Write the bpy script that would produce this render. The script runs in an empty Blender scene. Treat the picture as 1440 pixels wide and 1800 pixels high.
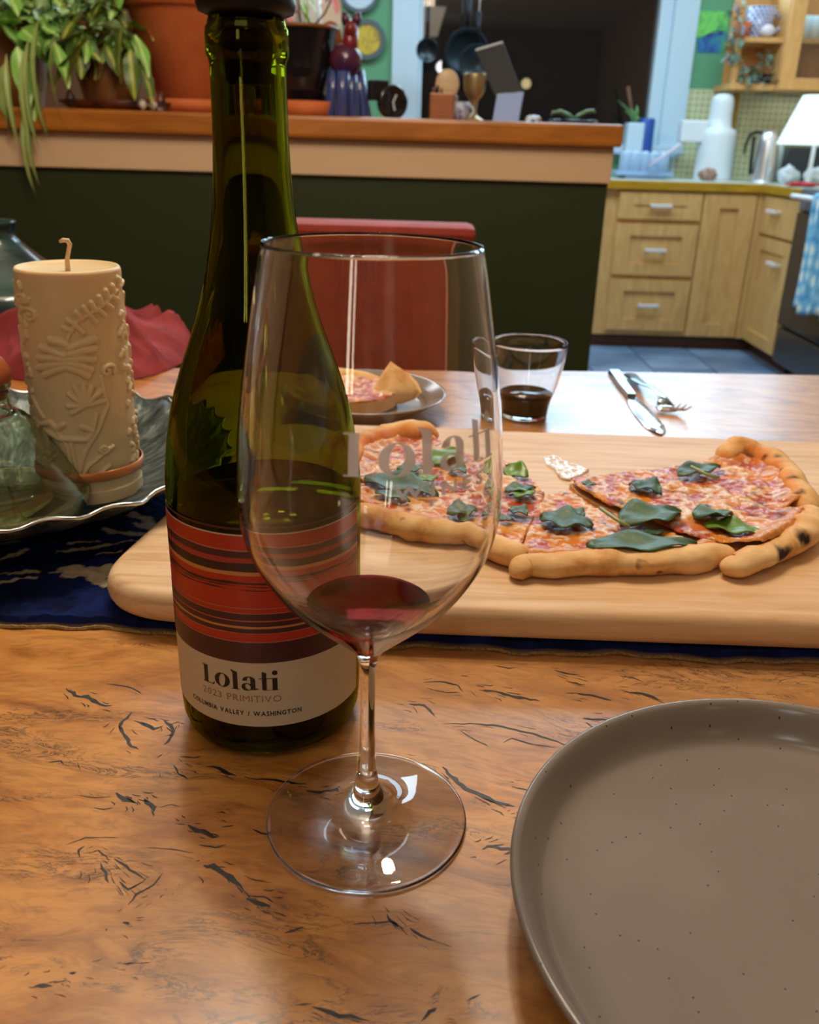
import bpy, bmesh, math, random
import numpy as np
from mathutils import Vector, Matrix, noise as mn
random.seed(7)
C = bpy.context.scene.collection
PI = math.pi

# ------------------------------------------------------------------ camera
F0, TH, PH = 1553.6, 0.3962, 0.0296          # focal length in pixels of a 1440 wide frame, pitch, roll
CAMZ = 1.0
_c, _s = math.cos(TH), math.sin(TH)
FW = Vector((0, _c, -_s)); R0 = Vector((1, 0, 0)); U0 = Vector((0, _s, _c))
RT = math.cos(PH)*R0 + math.sin(PH)*U0
UP = -math.sin(PH)*R0 + math.cos(PH)*U0
cam = bpy.data.cameras.new('camera'); cam.sensor_fit = 'HORIZONTAL'; cam.sensor_width = 36
cam.lens = F0/1440*36; cam.clip_start = .02
camo = bpy.data.objects.new('camera', cam); C.objects.link(camo)
m3 = Matrix((RT, UP, -FW)).transposed().to_4x4(); m3.translation = Vector((0, 0, CAMZ))
camo.matrix_world = m3
cam.dof.use_dof = True; cam.dof.focus_distance = .385; cam.dof.aperture_fstop = 20
sc = bpy.context.scene; sc.camera = camo
# ------------------------------------------------------------------ world, colour, lights
w = bpy.data.worlds.new('world'); sc.world = w; w.use_nodes = True
w.node_tree.nodes['Background'].inputs[0].default_value = (.02, .025, .04, 1)
w.node_tree.nodes['Background'].inputs[1].default_value = .3
sc.view_settings.view_transform = 'Standard'; sc.view_settings.look = 'None'
sc.view_settings.gamma = 1; sc.view_settings.use_curve_mapping = False
sc.view_settings.exposure = .20
sc.cycles.max_bounces = 16; sc.cycles.transmission_bounces = 16; sc.cycles.transparent_max_bounces = 24
sc.cycles.diffuse_bounces = 4; sc.cycles.glossy_bounces = 6
sc.cycles.caustics_reflective = True; sc.cycles.caustics_refractive = True
sc.cycles.sample_clamp_indirect = 6; sc.cycles.blur_glossy = .5
try:
    sc.cycles.use_denoising = True
except Exception: pass
WARM = (1, .86, .68); COOL = (.62, .85, 1)
def area(name, loc, target, size, power, col, sy=None):
    l = bpy.data.lights.new(name, 'AREA'); l.energy = power; l.color = col; l.size = size
    if sy: l.shape = 'RECTANGLE'; l.size_y = sy
    o = bpy.data.objects.new(name, l); C.objects.link(o); o.location = loc
    o.rotation_euler = (Vector(target)-Vector(loc)).to_track_quat('-Z', 'Y').to_euler(); return o
def point(name, loc, power, col, r=.03):
    l = bpy.data.lights.new(name, 'POINT'); l.energy = power; l.color = col; l.shadow_soft_size = r
    o = bpy.data.objects.new(name, l); C.objects.link(o); o.location = loc; return o
for k in range(5):      # five-bulb chandelier over the dining table
    a = k*2*PI/5+.3
    point('chandelier_bulb', (-.08+.16*math.cos(a), .88+.16*math.sin(a), 1.92), 6.0, WARM, .035)
area('dining_fill', (-.2, -.7, 2.42), (0, .3, .76), .9, 4.5, (1, .84, .64))  # added soft fill from above and behind the camera, no fixture there
area('hall_light_strip', (-.66, -1.75, 1.42), (-.05, .3, 1.05), .09, 2.0, (1, .84, .62), .8)
area('hall_light_strip', (-.50, -1.75, 1.42), (-.05, .3, 1.05), .055, 1.1, (1, .84, .62), .8)
area('bar_fill', (-.3, .9, 2.40), (-.3, 2.3, .8), .8, 8, (1, .82, .6), .4)  # added fill that brightens the bar front and the pots
area('table_sheen_fill', (.85, 5.25, 1.98), (.6, 1.0, .9), 2.6, 24, (.46, .74, 1), .5)  # added cool light above the window, gives the far tabletop its bluish sheen
area('kitchen_ceiling_light', (1.1, 3.9, 2.42), (1.1, 3.9, 0), 1.4, 38, COOL, .8)
area('kitchen_ceiling_light', (-.6, 3.9, 2.42), (-.6, 3.9, 0), 1.0, 26, (.8, .92, 1), .8)
area('under_cabinet_light', (2.1, 5.28, 1.30), (2.1, 5.25, .9), .4, 2.0, (.9, .97, 1), .06)
point('window_facing_bulb', (0.244, -1.6, 1.888), 3, (.95, .97, 1), .07)
point('window_facing_bulb', (1.325, -1.6, 1.728), .8, (1, .8, .4), .06)

# ------------------------------------------------------------------ helpers
def ray(x, y): return FW + ((x-720)/F0)*RT - ((y-900)/F0)*UP
CP = Vector((0, 0, CAMZ))
def onz(x, y, z): d = ray(x, y); return CP + d*((z-CAMZ)/d.z)
def ony(x, y, Y): d = ray(x, y); return CP + d*(Y/d.y)
def onx(x, y, X): d = ray(x, y); return CP + d*(X/d.x)
ORG = {}
class MB:
    def __init__(s): s.v = []; s.f = []; s.c = None
    def add(s, vs, fs):
        n = len(s.v); s.v += [tuple(v) for v in vs]; s.f += [tuple(i+n for i in f) for f in fs]; return s
    def box(s, x0, y0, z0, x1, y1, z1, rot=0, piv=None, M=None):
        vs = [Vector((x, y, z)) for z in (z0, z1) for y in (y0, y1) for x in (x0, x1)]
        if rot:
            p = Vector(piv) if piv else Vector(((x0+x1)/2, (y0+y1)/2, 0)); Rm = Matrix.Rotation(rot, 3, 'Z')
            vs = [Rm @ (v-p)+p for v in vs]
        if M: vs = [M @ v for v in vs]
        return s.add(vs, [(0, 2, 3, 1), (4, 5, 7, 6), (0, 1, 5, 4), (1, 3, 7, 5), (3, 2, 6, 7), (2, 0, 4, 6)])
    def lathe(s, prof, c=(0, 0, 0), n=48, M=None, cap=True):
        vs = []; fs = []; k = len(prof)
        for r, z in prof:
            for i in range(n):
                a = 2*PI*i/n; v = Vector((r*math.cos(a), r*math.sin(a), z)); vs.append((M @ v if M else v)+Vector(c))
        for j in range(k-1):
            for i in range(n):
                i2 = (i+1) % n; fs.append((j*n+i, j*n+i2, (j+1)*n+i2, (j+1)*n+i))
        if cap:
            if prof[0][0] > 1e-6: fs.append(tuple(range(n-1, -1, -1)))
            if prof[-1][0] > 1e-6: fs.append(tuple((k-1)*n+i for i in range(n)))
        return s.add(vs, fs)
    def tube(s, path, rad, n=10, flat=1.0, cap=True):
        P = [Vector(p) for p in path]; k = len(P)
        if not hasattr(rad, '__len__'): rad = [rad]*k
        vs = []; fs = []; up = Vector((0, 0, 1)); prev = None
        for i, p in enumerate(P):
            t = (P[min(i+1, k-1)]-P[max(i-1, 0)]).normalized()
            ref = up if abs(t.z) < .95 else Vector((0, 1, 0))
            a = t.cross(ref).normalized()
            if prev is not None:
                a = (prev - t*prev.dot(t)).normalized()
            prev = a; b = a.cross(t).normalized()
            for j in range(n):
                q = 2*PI*j/n; vs.append(p + a*(rad[i]*math.cos(q)) + b*(rad[i]*flat*math.sin(q)))
        for i in range(k-1):
            for j in range(n):
                j2 = (j+1) % n; fs.append((i*n+j, (i+1)*n+j, (i+1)*n+j2, i*n+j2))
        if cap: fs += [tuple(range(n)), tuple((k-1)*n+j for j in range(n-1, -1, -1))]
        return s.add(vs, fs)
    def prism(s, pts, z0, z1):     # pts: xy outline
        n = len(pts)
        vs = [(p[0], p[1], z0) for p in pts]+[(p[0], p[1], z1) for p in pts]
        fs = [tuple(range(n-1, -1, -1)), tuple(range(n, 2*n))]+[(i, (i+1) % n, n+(i+1) % n, n+i) for i in range(n)]
        return s.add(vs, fs)
    def ball(s, c, r, sx=1, sy=1, sz=1, n=16, M=None):
        prof = [(max(1e-7, r*math.sin(PI*i/n)), -r*math.cos(PI*i/n)) for i in range(n+1)]
        S = Matrix.Diagonal((sx, sy, sz)); S = M @ S if M else S
        return s.lathe(prof, c, n*2, S, cap=False)
    def build(s, name, mat, parent=None, smooth=False, bevel=0, loc=None, merge=False):
        me = bpy.data.meshes.new(name)
        o0 = Vector(ORG[parent.name]) if parent is not None else (Vector(loc) if loc is not None else Vector((0, 0, 0)))
        me.from_pydata([Vector(v)-o0 for v in s.v], [], s.f)
        bm = bmesh.new(); bm.from_mesh(me)
        if merge: bmesh.ops.remove_doubles(bm, verts=bm.verts, dist=1e-6)
        bmesh.ops.recalc_face_normals(bm, faces=bm.faces)
        if bevel:
            es = [e for e in bm.edges if len(e.link_faces) == 2 and e.calc_face_angle(0) > .6]
            bmesh.ops.bevel(bm, geom=es, offset=bevel, segments=2, profile=.6, affect='EDGES', clamp_overlap=True)
        bm.to_mesh(me); bm.free()
        if smooth:
            me.polygons.foreach_set('use_smooth', [True]*len(me.polygons))
        if s.c is not None:
            at = me.color_attributes.new('col', 'FLOAT_COLOR', 'POINT')
            arr = np.ones((len(me.vertices), 4), np.float32); arr[:, :3] = s.c; at.data.foreach_set('color', arr.ravel())
        me.materials.append(mat)
        o = bpy.data.objects.new(name, me); C.objects.link(o)
        if parent is not None: o.parent = parent
        else: o.location = o0
        ORG[o.name] = o0
        if smooth and smooth != 'all':
            sharp(me, 40)
        return o
def sharp(me, deg):
    bm = bmesh.new(); bm.from_mesh(me)
    for e in bm.edges:
        if len(e.link_faces) == 2 and e.calc_face_angle(0) > math.radians(deg): e.smooth = False
    bm.to_mesh(me); bm.free()
def tag(o, label, cat, group=None, kind=None):
    o['label'] = label; o['category'] = cat
    if group: o['group'] = group
    if kind: o['kind'] = kind
    return o
def thing(name, label, cat, loc, group=None):
    o = bpy.data.objects.new(name, None); C.objects.link(o); o.location = loc; o.empty_display_size = .02
    ORG[o.name] = Vector(loc); return tag(o, label, cat, group)
def struct(o): o['kind'] = 'structure'; return o

# ------------------------------------------------------------------ materials
def lin(r, g, b): return tuple(((x/255)/12.92 if x/255 <= .04045 else ((x/255+.055)/1.055)**2.4) for x in (r, g, b))+(1,)
def mat(name, col, rough=.5, spec=.5, metal=0, **kw):
    m = bpy.data.materials.new(name); m.use_nodes = True; b = m.node_tree.nodes['Principled BSDF']
    b.inputs['Base Color'].default_value = col if len(col) == 4 else (*col, 1)
    b.inputs['Roughness'].default_value = rough; b.inputs['Specular IOR Level'].default_value = spec
    b.inputs['Metallic'].default_value = metal
    for k, v in kw.items(): b.inputs[k.replace('_', ' ')].default_value = v
    return m
class NT:
    def __init__(s, m): s.m = m; s.t = m.node_tree; s.b = s.t.nodes.get('Principled BSDF')
    def n(s, typ, **kw):
        q = s.t.nodes.new(typ)
        for k, v in kw.items():
            if k.startswith('i_'):
                key = k[2:]
                key = int(key) if key.isdigit() else key.replace('_', ' ')
                q.inputs[key].default_value = v
            else: setattr(q, k, v)
        return q
    def l(s, a, b): s.t.links.new(a, b)
    def coord(s, scale=(1, 1, 1), rot=(0, 0, 0), out='Object'):
        tc = s.n('ShaderNodeTexCoord'); mp = s.n('ShaderNodeMapping')
        mp.inputs['Scale'].default_value = scale; mp.inputs['Rotation'].default_value = rot
        s.l(tc.outputs[out], mp.inputs[0]); return mp.outputs[0]
    def noise(s, vec, scale, detail=4, rough=.5, dist=0):
        q = s.n('ShaderNodeTexNoise'); q.inputs['Scale'].default_value = scale; q.inputs['Detail'].default_value = detail
        q.inputs['Roughness'].default_value = rough; q.inputs['Distortion'].default_value = dist; s.l(vec, q.inputs['Vector']); return q.outputs['Fac']
    def ramp(s, fac, stops, interp='LINEAR'):
        q = s.n('ShaderNodeValToRGB'); q.color_ramp.interpolation = interp; e = q.color_ramp.elements
        while len(e) < len(stops): e.new(.5)
        for i, (p, c) in enumerate(stops): e[i].position = p; e[i].color = c if len(c) == 4 else (*c, 1)
        s.l(fac, q.inputs[0]); return q.outputs[0]
    def mix(s, fac, a, b, typ='MIX'):
        q = s.n('ShaderNodeMix', data_type='RGBA', blend_type=typ)
        for x, i in ((fac, 0), (a, 6), (b, 7)):
            if isinstance(x, (int, float, tuple)): q.inputs[i].default_value = x
            else: s.l(x, q.inputs[i])
        return q.outputs[2]
    def math(s, op, a, b=0.):
        q = s.n('ShaderNodeMath', operation=op)
        for x, i in ((a, 0), (b, 1)):
            if isinstance(x, (int, float)): q.inputs[i].default_value = x
            else: s.l(x, q.inputs[i])
        return q.outputs[0]
    def bump(s, h, strength=.3, dist=.001):
        q = s.n('ShaderNodeBump'); q.inputs['Strength'].default_value = strength; q.inputs['Distance'].default_value = dist
        s.l(h, q.inputs['Height']); s.l(q.outputs[0], s.b.inputs['Normal'])
    def col(s, c): s.l(c, s.b.inputs['Base Color'])
def noisy(name, c1, c2, scale=20, rough=.5, stretch=(1, 1, 1), bump=0, bd=.001, detail=4, spec=.5, dist=0, metal=0, lo=.35, hi=.65):
    m = mat(name, c1, rough, spec, metal); t = NT(m); f = t.noise(t.coord(stretch), scale, detail, .6, dist)
    t.col(t.ramp(f, [(lo, c1), (hi, c2)]))
    if bump: t.bump(f, bump, bd)
    return m
def glass(name, col=(1, 1, 1, 1), rough=0, ior=1.5):
    m = bpy.data.materials.new(name); m.use_nodes = True; t = m.node_tree; t.nodes.clear()
    g = t.nodes.new('ShaderNodeBsdfGlass'); g.inputs[0].default_value = col; g.inputs[1].default_value = rough; g.inputs[2].default_value = ior
    o = t.nodes.new('ShaderNodeOutputMaterial'); t.links.new(g.outputs[0], o.inputs[0]); return m

M = {}
# --- table wood
m = mat('table_wood', lin(196, 124, 60), .34, .5); t = NT(m)
v = t.coord((1, 1, 1), (0, 0, .12))
warp = t.n('ShaderNodeTexNoise'); warp.inputs['Scale'].default_value = 5; warp.inputs['Detail'].default_value = 3; t.l(v, warp.inputs['Vector'])
vm = t.n('ShaderNodeVectorMath', operation='MULTIPLY_ADD'); vm.inputs[1].default_value = (.06, .06, 0); t.l(warp.outputs['Color'], vm.inputs[0]); t.l(v, vm.inputs[2])
mp = t.n('ShaderNodeMapping'); mp.inputs['Scale'].default_value = (1, 3.2, 1); t.l(vm.outputs[0], mp.inputs[0])
n1 = t.noise(mp.outputs[0], 9, 6, .6, 1.2)
n2 = t.noise(mp.outputs[0], 42, 8, .65, 1.5)
n3 = t.noise(v, 3.2, 2, .5)
base = t.ramp(n1, [(.28, lin(124, 70, 22)), (.44, lin(190, 122, 50)), (.57, lin(210, 146, 72)), (.75, lin(156, 96, 46))])
base = t.mix(t.ramp(n2, [(.38, (.45, .45, .45)), (.55, (1, 1, 1))]), t.mix(.6, base, lin(104, 54, 18)), base)
grey = t.ramp(n3, [(.5, (0, 0, 0)), (.68, (.55, .55, .55))])
base = t.mix(grey, base, lin(150, 116, 84))
mp2 = t.n('ShaderNodeMapping'); mp2.inputs['Scale'].default_value = (1, 3.6, 1); t.l(vm.outputs[0], mp2.inputs[0])
n4 = t.noise(mp2.outputs[0], 24, 5, .7, 2.2)
cr = t.math('ABSOLUTE', t.math('SUBTRACT', n4, .5))
line = t.ramp(cr, [(.0, (1, 1, 1)), (.034, (0, 0, 0))])
n5 = t.noise(mp2.outputs[0], 8, 3, .6, 1.)
mask = t.ramp(n5, [(.54, (0, 0, 0)), (.62, (1, 1, 1))])
cf = t.mix(1., line, mask, 'MULTIPLY')
base = t.mix(t.math('MULTIPLY', cf, .85), base, lin(48, 34, 26))
t.col(base); t.bump(n2, .25, .0006); M['table'] = m
m.node_tree.nodes['Principled BSDF'].inputs['Coat Weight'].default_value = 1.0
m.node_tree.nodes['Principled BSDF'].inputs['Coat Roughness'].default_value = .27
M['crack'] = noisy('crack_filling', lin(22, 24, 28), lin(52, 46, 42), 160, .45)
# --- board
m = mat('maple', lin(214, 178, 136), .5, .35); t = NT(m)
g1 = t.noise(t.coord((1.2, 14, 14), (0, 0, .02)), 9, 6, .6, .6); g2 = t.noise(t.coord(), 5, 3, .5)
t.col(t.mix(t.ramp(g2, [(.4, (0, 0, 0)), (.7, (.5, .5, .5))]), t.ramp(g1, [(.3, lin(194, 152, 106)), (.6, lin(222, 188, 148))]), lin(214, 160, 104)))
t.bump(g1, .12, .0004); M['maple'] = m
def wood(name, c1, c2, st=(1.5, 1.5, 12), sc_=6, rough=.4):
    m = mat(name, c1, rough, .4); t = NT(m); g = t.noise(t.coord(st), sc_, 5, .6, .8)
    t.col(t.ramp(g, [(.3, c1), (.7, c2)])); return m
M['cabinet'] = wood('birch_cabinet', lin(190, 146, 86), lin(212, 170, 108), (6, 6, 1.2))
M['cap'] = wood('bar_top_wood', lin(146, 84, 24), lin(184, 114, 42), (1.2, 8, 8), 5, .35)
M['counter'] = wood('counter_edge_wood', lin(150, 112, 20), lin(186, 142, 40), (1, 6, 6), 5, .3)
M['shelf'] = wood('shelf_wood', lin(206, 150, 84), lin(222, 172, 108), (6, 6, 1.2))
M['cream'] = mat('cream_paint', lin(214, 180, 142), .5)
M['darkgreen'] = mat('dark_green_paint', lin(46, 54, 28), .5, .3)
M['green'] = mat('green_paint', lin(92, 158, 118), .6)
M['white'] = mat('white_paint', lin(190, 214, 228), .45)
M['walldark'] = mat('dim_wall_paint', lin(120, 84, 56), .8)
M['ceil'] = mat('ceiling_paint', lin(220, 216, 208), .8)
M['redchair'] = noisy('red_leather', lin(132, 44, 30), lin(150, 56, 38), 30, .62, bump=.1, spec=.3)
M['seam'] = mat('pale_seam', lin(196, 120, 100), .5)
M['steel'] = mat('steel', (.62, .64, .66), .22, .5, 1)
M['chrome'] = mat('brushed_chrome', (.86, .88, .9), .45, .5, .45)
M['black'] = mat('black_rubber', (.006, .006, .007), .45, .25)
M['blackgloss'] = mat('black_glaze', (.008, .008, .01), .12, .6)
M['terra'] = noisy('terracotta', lin(190, 96, 44), lin(206, 110, 56), 12, .75)
M['terrabrown'] = noisy('brown_pot_clay', lin(110, 68, 30), lin(134, 86, 44), 12, .4)
M['plate'] = mat('taupe_stoneware', lin(126, 116, 106), .18, .5); t = NT(M['plate'])
sv = t.n('ShaderNodeTexVoronoi', voronoi_dimensions='2D'); sv.inputs['Scale'].default_value = 170; t.l(t.coord(), sv.inputs['Vector'])
sepc = t.n('ShaderNodeSeparateColor'); t.l(sv.outputs['Color'], sepc.inputs[0])
thr = t.math('MULTIPLY', t.math('GREATER_THAN', sepc.outputs[0], .84), .055)
spk = t.math('LESS_THAN', sv.outputs['Distance'], thr)
t.col(t.mix(spk, t.ramp(t.noise(t.coord(), 12, 3), [(.3, lin(122, 111, 101)), (.7, lin(132, 121, 111))]), lin(46, 38, 32)))
M['rim'] = mat('plate_rim_glaze', lin(112, 94, 78), .22, .5)
M['glass'] = glass('clear_glass', (1, 1, 1, 1), 0, 1.45)
M['tglass'] = glass('tumbler_glass', (.97, .985, .99, 1), 0, 1.45)
M['bottle'] = glass('olive_bottle_glass', (.51, .53, .11, 1), 0, 1.5)
M['wine'] = glass('red_wine', (.30, .03, .035, 1), 0, 1.34)
M['winedark'] = mat('dark_red_wine', (.012, .001, .002), .04, .6)
M['silver'] = mat('silverware', (.75, .76, .76), .16, .5, 1)
M['handle'] = mat('pewter_blue_handle', (.45, .55, .6), .2, .5, 1)

# ------------------------------------------------------------------ room shell
Yb, Yf, Xl, Xr = 5.4, -2.6, -2.2, 2.42
def slab(name, x0, y0, z0, x1, y1, z1, m_): return struct(MB().box(x0, y0, z0, x1, y1, z1).build(name, M[m_]))
M['diningfloor'] = wood('dining_floor_wood', lin(110, 66, 34), lin(140, 90, 50), (1, 8, 1), 3, .4)
slab('floor', Xl, Yf, -.1, Xr, Yb, -.012, 'diningfloor')
slab('ceiling', Xl, Yf, 2.45, Xr, Yb, 2.55, 'ceil')
slab('wall_left', Xl-.1, Yf, -.1, Xl, Yb, 2.55, 'walldark')
slab('wall_rear', Xl, Yf-.1, -.1, Xr, Yf, 2.55, 'walldark')
mt = mat('mosaic_tile', lin(200, 206, 150), .35); t = NT(mt)
bk = t.n('ShaderNodeTexBrick', offset=0.0); bk.inputs['Scale'].default_value = 1; bk.inputs['Mortar Size'].default_value = .0045
bk.inputs['Brick Width'].default_value = .032; bk.inputs['Row Height'].default_value = .032
bk.inputs['Color1'].default_value = lin(182, 186, 132); bk.inputs['Color2'].default_value = lin(190, 194, 142); bk.inputs['Mortar'].default_value = lin(214, 220, 186)
t.l(t.coord((1, 1, 1), (PI/2, 0, 0)), bk.inputs[0]); t.col(bk.outputs[0]); M['mosaic'] = mt
mt2 = mt.copy(); mt2.name = 'mosaic_tile_side'; M['mosaic2'] = mt2
for nd in mt2.node_tree.nodes:
    if nd.type == 'MAPPING': nd.inputs['Rotation'].default_value = (PI/2, 0, PI/2)
# window opening in the back wall
wx0, wx1 = ony(742, 120, Yb).x, ony(1146, 150, Yb).x
wz0, wz1 = 1.02, 1.84
slab('wall_right', Xr, Yf, -.1, Xr+.1, Yb, 2.55, 'cream')
ztile = ony(1240, 157, Yb).z
cxl = ony(600, 60, Yb).x
bw = [(Xl, cxl-.28, -.1, 2.55, 'walldark'), (cxl-.28, cxl, -.1, 2.55, 'cream'), (cxl, wx0-.16, -.1, 2.55, 'green'), (wx0-.16, wx1+.16, -.1, wz0, 'green'), (wx0-.16, wx1+.16, wz1, 2.55, 'green'), (wx1+.16, Xr, ztile, 2.55, 'green'), (wx1+.16, Xr, -.1, ztile, 'mosaic')]
g = bpy.data.objects.new('wall_back', None); C.objects.link(g); g['kind'] = 'structure'; ORG['wall_back'] = Vector((0, 0, 0))
for x0, x1, z0, z1, mm in bw: MB().box(x0, Yb, z0, x1, Yb+.12, z1).build('wall_panel', M[mm], g)
MB().box(ony(1284, 250, Yb-.01).x-.012, Yb-.02, .9, ony(1284, 250, Yb-.01).x+.012, Yb, ztile).build('tile_edge_strip', M['counter'], g)
# window: frame, sash, pane
wn = bpy.data.objects.new('window_1', None); C.objects.link(wn); wn['kind'] = 'structure'; ORG['window_1'] = Vector((0, 0, 0))
MB().box(wx0-.165, Yb-.03, wz0-.02, wx0-.02, Yb+.02, wz1+.1).build('window_trim', M['white'], wn, bevel=.004)
MB().box(wx1+.07, Yb-.03, wz0-.06, wx1+.20, Yb+.02, wz1+.1).build('window_trim', M['white'], wn, bevel=.004)
MB().box(wx0-.02, Yb-.01, wz0, wx0, Yb+.1, wz1).build('window_jamb', M['white'], wn)
MB().box(wx1, Yb+.0, wz0, wx1+.07, Yb+.1, wz1).build('window_jamb', M['white'], wn)
MB().box(wx0-.17, Yb-.08, wz0-.04, wx1+.2, Yb+.1, wz0).build('window_sill', M['white'], wn, bevel=.004)
MB().box(wx0-.019, Yb-.028, wz1, wx1+.069, Yb+.1, wz1+.1).build('window_header', M['white'], wn)
M['pane'] = mat('night_window_pane', (.010, .009, .008), .015, 1.0)
MB().box(wx0, Yb+.06, wz0, wx1, Yb+.07, wz1).build('pane', M['pane'], wn)
# kitchen floor tiles
ft = noisy('slate_tile', lin(96, 122, 150), lin(128, 152, 178), 3, .35, bump=.05); M['slate'] = ft
M['slate2'] = noisy('slate_tile_dark', lin(84, 108, 136), lin(112, 136, 162), 3, .35)
kf = struct(MB().box(.2, 2.75, -.012, Xr, Yb, -.004).build('floor_grout', mat('grout', lin(70, 80, 92), .8)))
for i in range(7):
    for j in range(8):
        x0 = .25+i*.31; y0 = 2.78+j*.31+(.0)
        if x0+.3 > 2.4: continue
        MB().box(x0, y0, -.006, x0+.3, y0+.3, random.uniform(.0, .0015)).build('floor_tile', M['slate' if (i*7+j*3) % 5 < 3 else 'slate2'], kf, bevel=.002)

# ------------------------------------------------------------------ bar (half wall with wooden cap)
YB = 2.2
zc1, zc0, zcr = ony(700, 208, YB).z, ony(700, 248, YB).z, ony(700, 312, YB).z
xe = ony(1069, 320, YB).x; xc = ony(1096, 235, YB-.03).x
bar = thing('half_wall', 'dark green half wall dividing dining area from kitchen', 'wall', (0, YB, 0)); bar['kind'] = 'structure'
MB().box(-1.9, YB, -.012, xe, YB+.14, zcr).build('green_panel', M['darkgreen'], bar)
MB().box(-1.9, YB-.012, zcr, xe+.004, YB+.15, zc0).build('cream_band', M['cream'], bar, bevel=.003)
del bar['category'], bar['label']
bc = tag(MB().box(-1.9, YB-.035, zc0, xc, YB+.36, zc1).build('bar_top', M['cap'], None, bevel=.008, loc=(0, YB, zc0)), 'long orange-brown wooden bar top carrying the potted plants', 'counter')
MB().box(-1.9, YB+.15, .86, xe, YB+.34, zc0).build('back_support', M['cream'], bar)
BT = zc1

# ------------------------------------------------------------------ base cabinets, back run
YC = 4.8
zk0 = ony(1100, 588, YC).z; zct = ony(1150, 318, YC).z; zcb = ony(1150, 334, YC).z
def cx_(px, z): # x on the cabinet front plane at height z seen at pixel column px (row solved)
    lo, hi = 0, 1800
    for _ in range(30):
        mid = (lo+hi)/2
        if ony(px, mid, YC).z > z: lo = mid
        else: hi = mid
    return ony(px, mid, YC).x
xa = cx_(1068, zcb)-.05; xb1 = cx_(1089, zcb); xb2 = cx_(1237, zcb); xb3 = cx_(1333, zcb)
XR = xb3+.045     # face plane of the right run
def panel_front(b, x0, x1, z0, z1, y, name, fw=.055, parent_mat='cabinet'):
    """shaker front facing -Y: frame proud of a recessed centre"""
    mb = MB()
    mb.box(x0, y-.02, z0, x0+fw, y, z1).box(x1-fw, y-.02, z0, x1, y, z1).box(x0+fw, y-.02, z0, x1-fw, y, z0+fw*.8).box(x0+fw, y-.02, z1-fw*.8, x1-fw, y, z1)
    mb.box(x0+fw, y-.009, z0+fw*.8, x1-fw, y, z1-fw*.8)
    return mb.build(name, M[parent_mat], b)
def bar_handle(par, x, y, z, w_=.11, axis='x'):
    mb = MB()
    if axis == 'x':
        mb.box(x-w_/2, y-.035, z-.008, x+w_/2, y-.022, z+.008).box(x-w_/2+.005, y-.03, z-.005, x-w_/2+.017, y, z+.005).box(x+w_/2-.017, y-.03, z-.005, x+w_/2-.005, y, z+.005)
    else:
        mb.box(x-.035, y-w_/2, z-.008, x-.022, y+w_/2, z+.008).box(x-.03, y-w_/2+.005, z-.005, x, y-w_/2+.017, z+.005).box(x-.03, y+w_/2-.017, z-.005, x, y+w_/2-.005, z+.005)
    return mb.build('handle', M['chrome'], par, bevel=.002)
cb = thing('base_cabinet', 'birch drawer cabinet with three drawers at end of half wall', 'cabinet', ((xb1+xb2)/2, YC+.3, 0))
MB().box(xa, YC, zk0, xb2, YC+.58, zcb).build('body', M['cabinet'], cb)
def zpx(py, px=1160): return ony(px, py, YC).z
for (p0, p1, hp) in ((338, 387, 361), (393, 485, 439), (491, 582, 536)):
    z1_, z0_ = zpx(p0), zpx(p1)
    d = panel_front(cb, xb1+.004, xb2-.004, z0_+.004, z1_-.002, YC, 'drawer', .075)
    bar_handle(d, (xb1+xb2)/2+.0, YC-.012, zpx(hp))
cb2 = thing('base_cabinet', 'narrow birch cabinet with one tall plain door beside the drawers', 'cabinet', ((xb2+xb3)/2, YC+.3, 0))
MB().box(xb2, YC, zk0, xb3, YC+.58, zcb).build('body', M['cabinet'], cb2)
panel_front(cb2, xb2+.006, xb3-.006, zk0+.006, zcb-.01, YC, 'door', .085)
tk = mat('toe_kick_brown', lin(92, 58, 40), .6); M['toe'] = tk
struct(MB().box(xa, YC+.05, -.01, XR+.06, YC+.09, zk0).build('trim_1', M['toe']))
struct(MB().box(XR+.05, 4.30, -.01, XR+.09, YC+.09, zk0).build('trim_2', M['toe']))
# right run cabinet
cb3 = thing('base_cabinet', 'birch corner cabinet facing the oven with small drawer over a door', 'cabinet', (XR+.3, 4.58, 0))
MB().box(XR, 4.31, zk0, XR+.6, YC-.001, zcb).box(xb3+.001, YC-.018, zk0, XR-.001, YC+.03, zcb).build('body', M['cabinet'], cb3)
MB().box(XR-.02, 4.32, .62, XR, YC-.03, zcb-.01).build('drawer', M['cabinet'], cb3, bevel=.004)
dr = cb3.children[-1]; bar_handle(dr, XR-.018, 4.58, .735, .12, 'y')
dd = MB(); y0, y1, z0, z1 = 4.32, YC-.03, zk0+.01, .605
dd.box(XR-.02, y0, z0, XR, y0+.07, z1).box(XR-.02, y1-.07, z0, XR, y1, z1).box(XR-.02, y0+.07, z0, XR, y1-.07, z0+.06).box(XR-.02, y0+.07, z1-.06, XR, y1-.07, z1).box(XR-.009, y0+.07, z0+.06, XR, y1-.07, z1-.06)
d3 = dd.build('door', M['cabinet'], cb3); bar_handle(d3, XR-.018, 4.46, .50, .12, 'y')
ct = MB(); ct.prism([(xa-.05, YC-.03), (XR-.03, YC-.03), (XR-.03, 4.305), (XR+.62, 4.305), (XR+.62, Yb), (xa-.05, Yb)], zcb, zct)
ct = tag(ct.build('kitchen_counter', M['counter'], None, bevel=.005, loc=(1.5, 5, zcb)), 'L shaped kitchen counter with olive-yellow wooden edge', 'counter')
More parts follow.
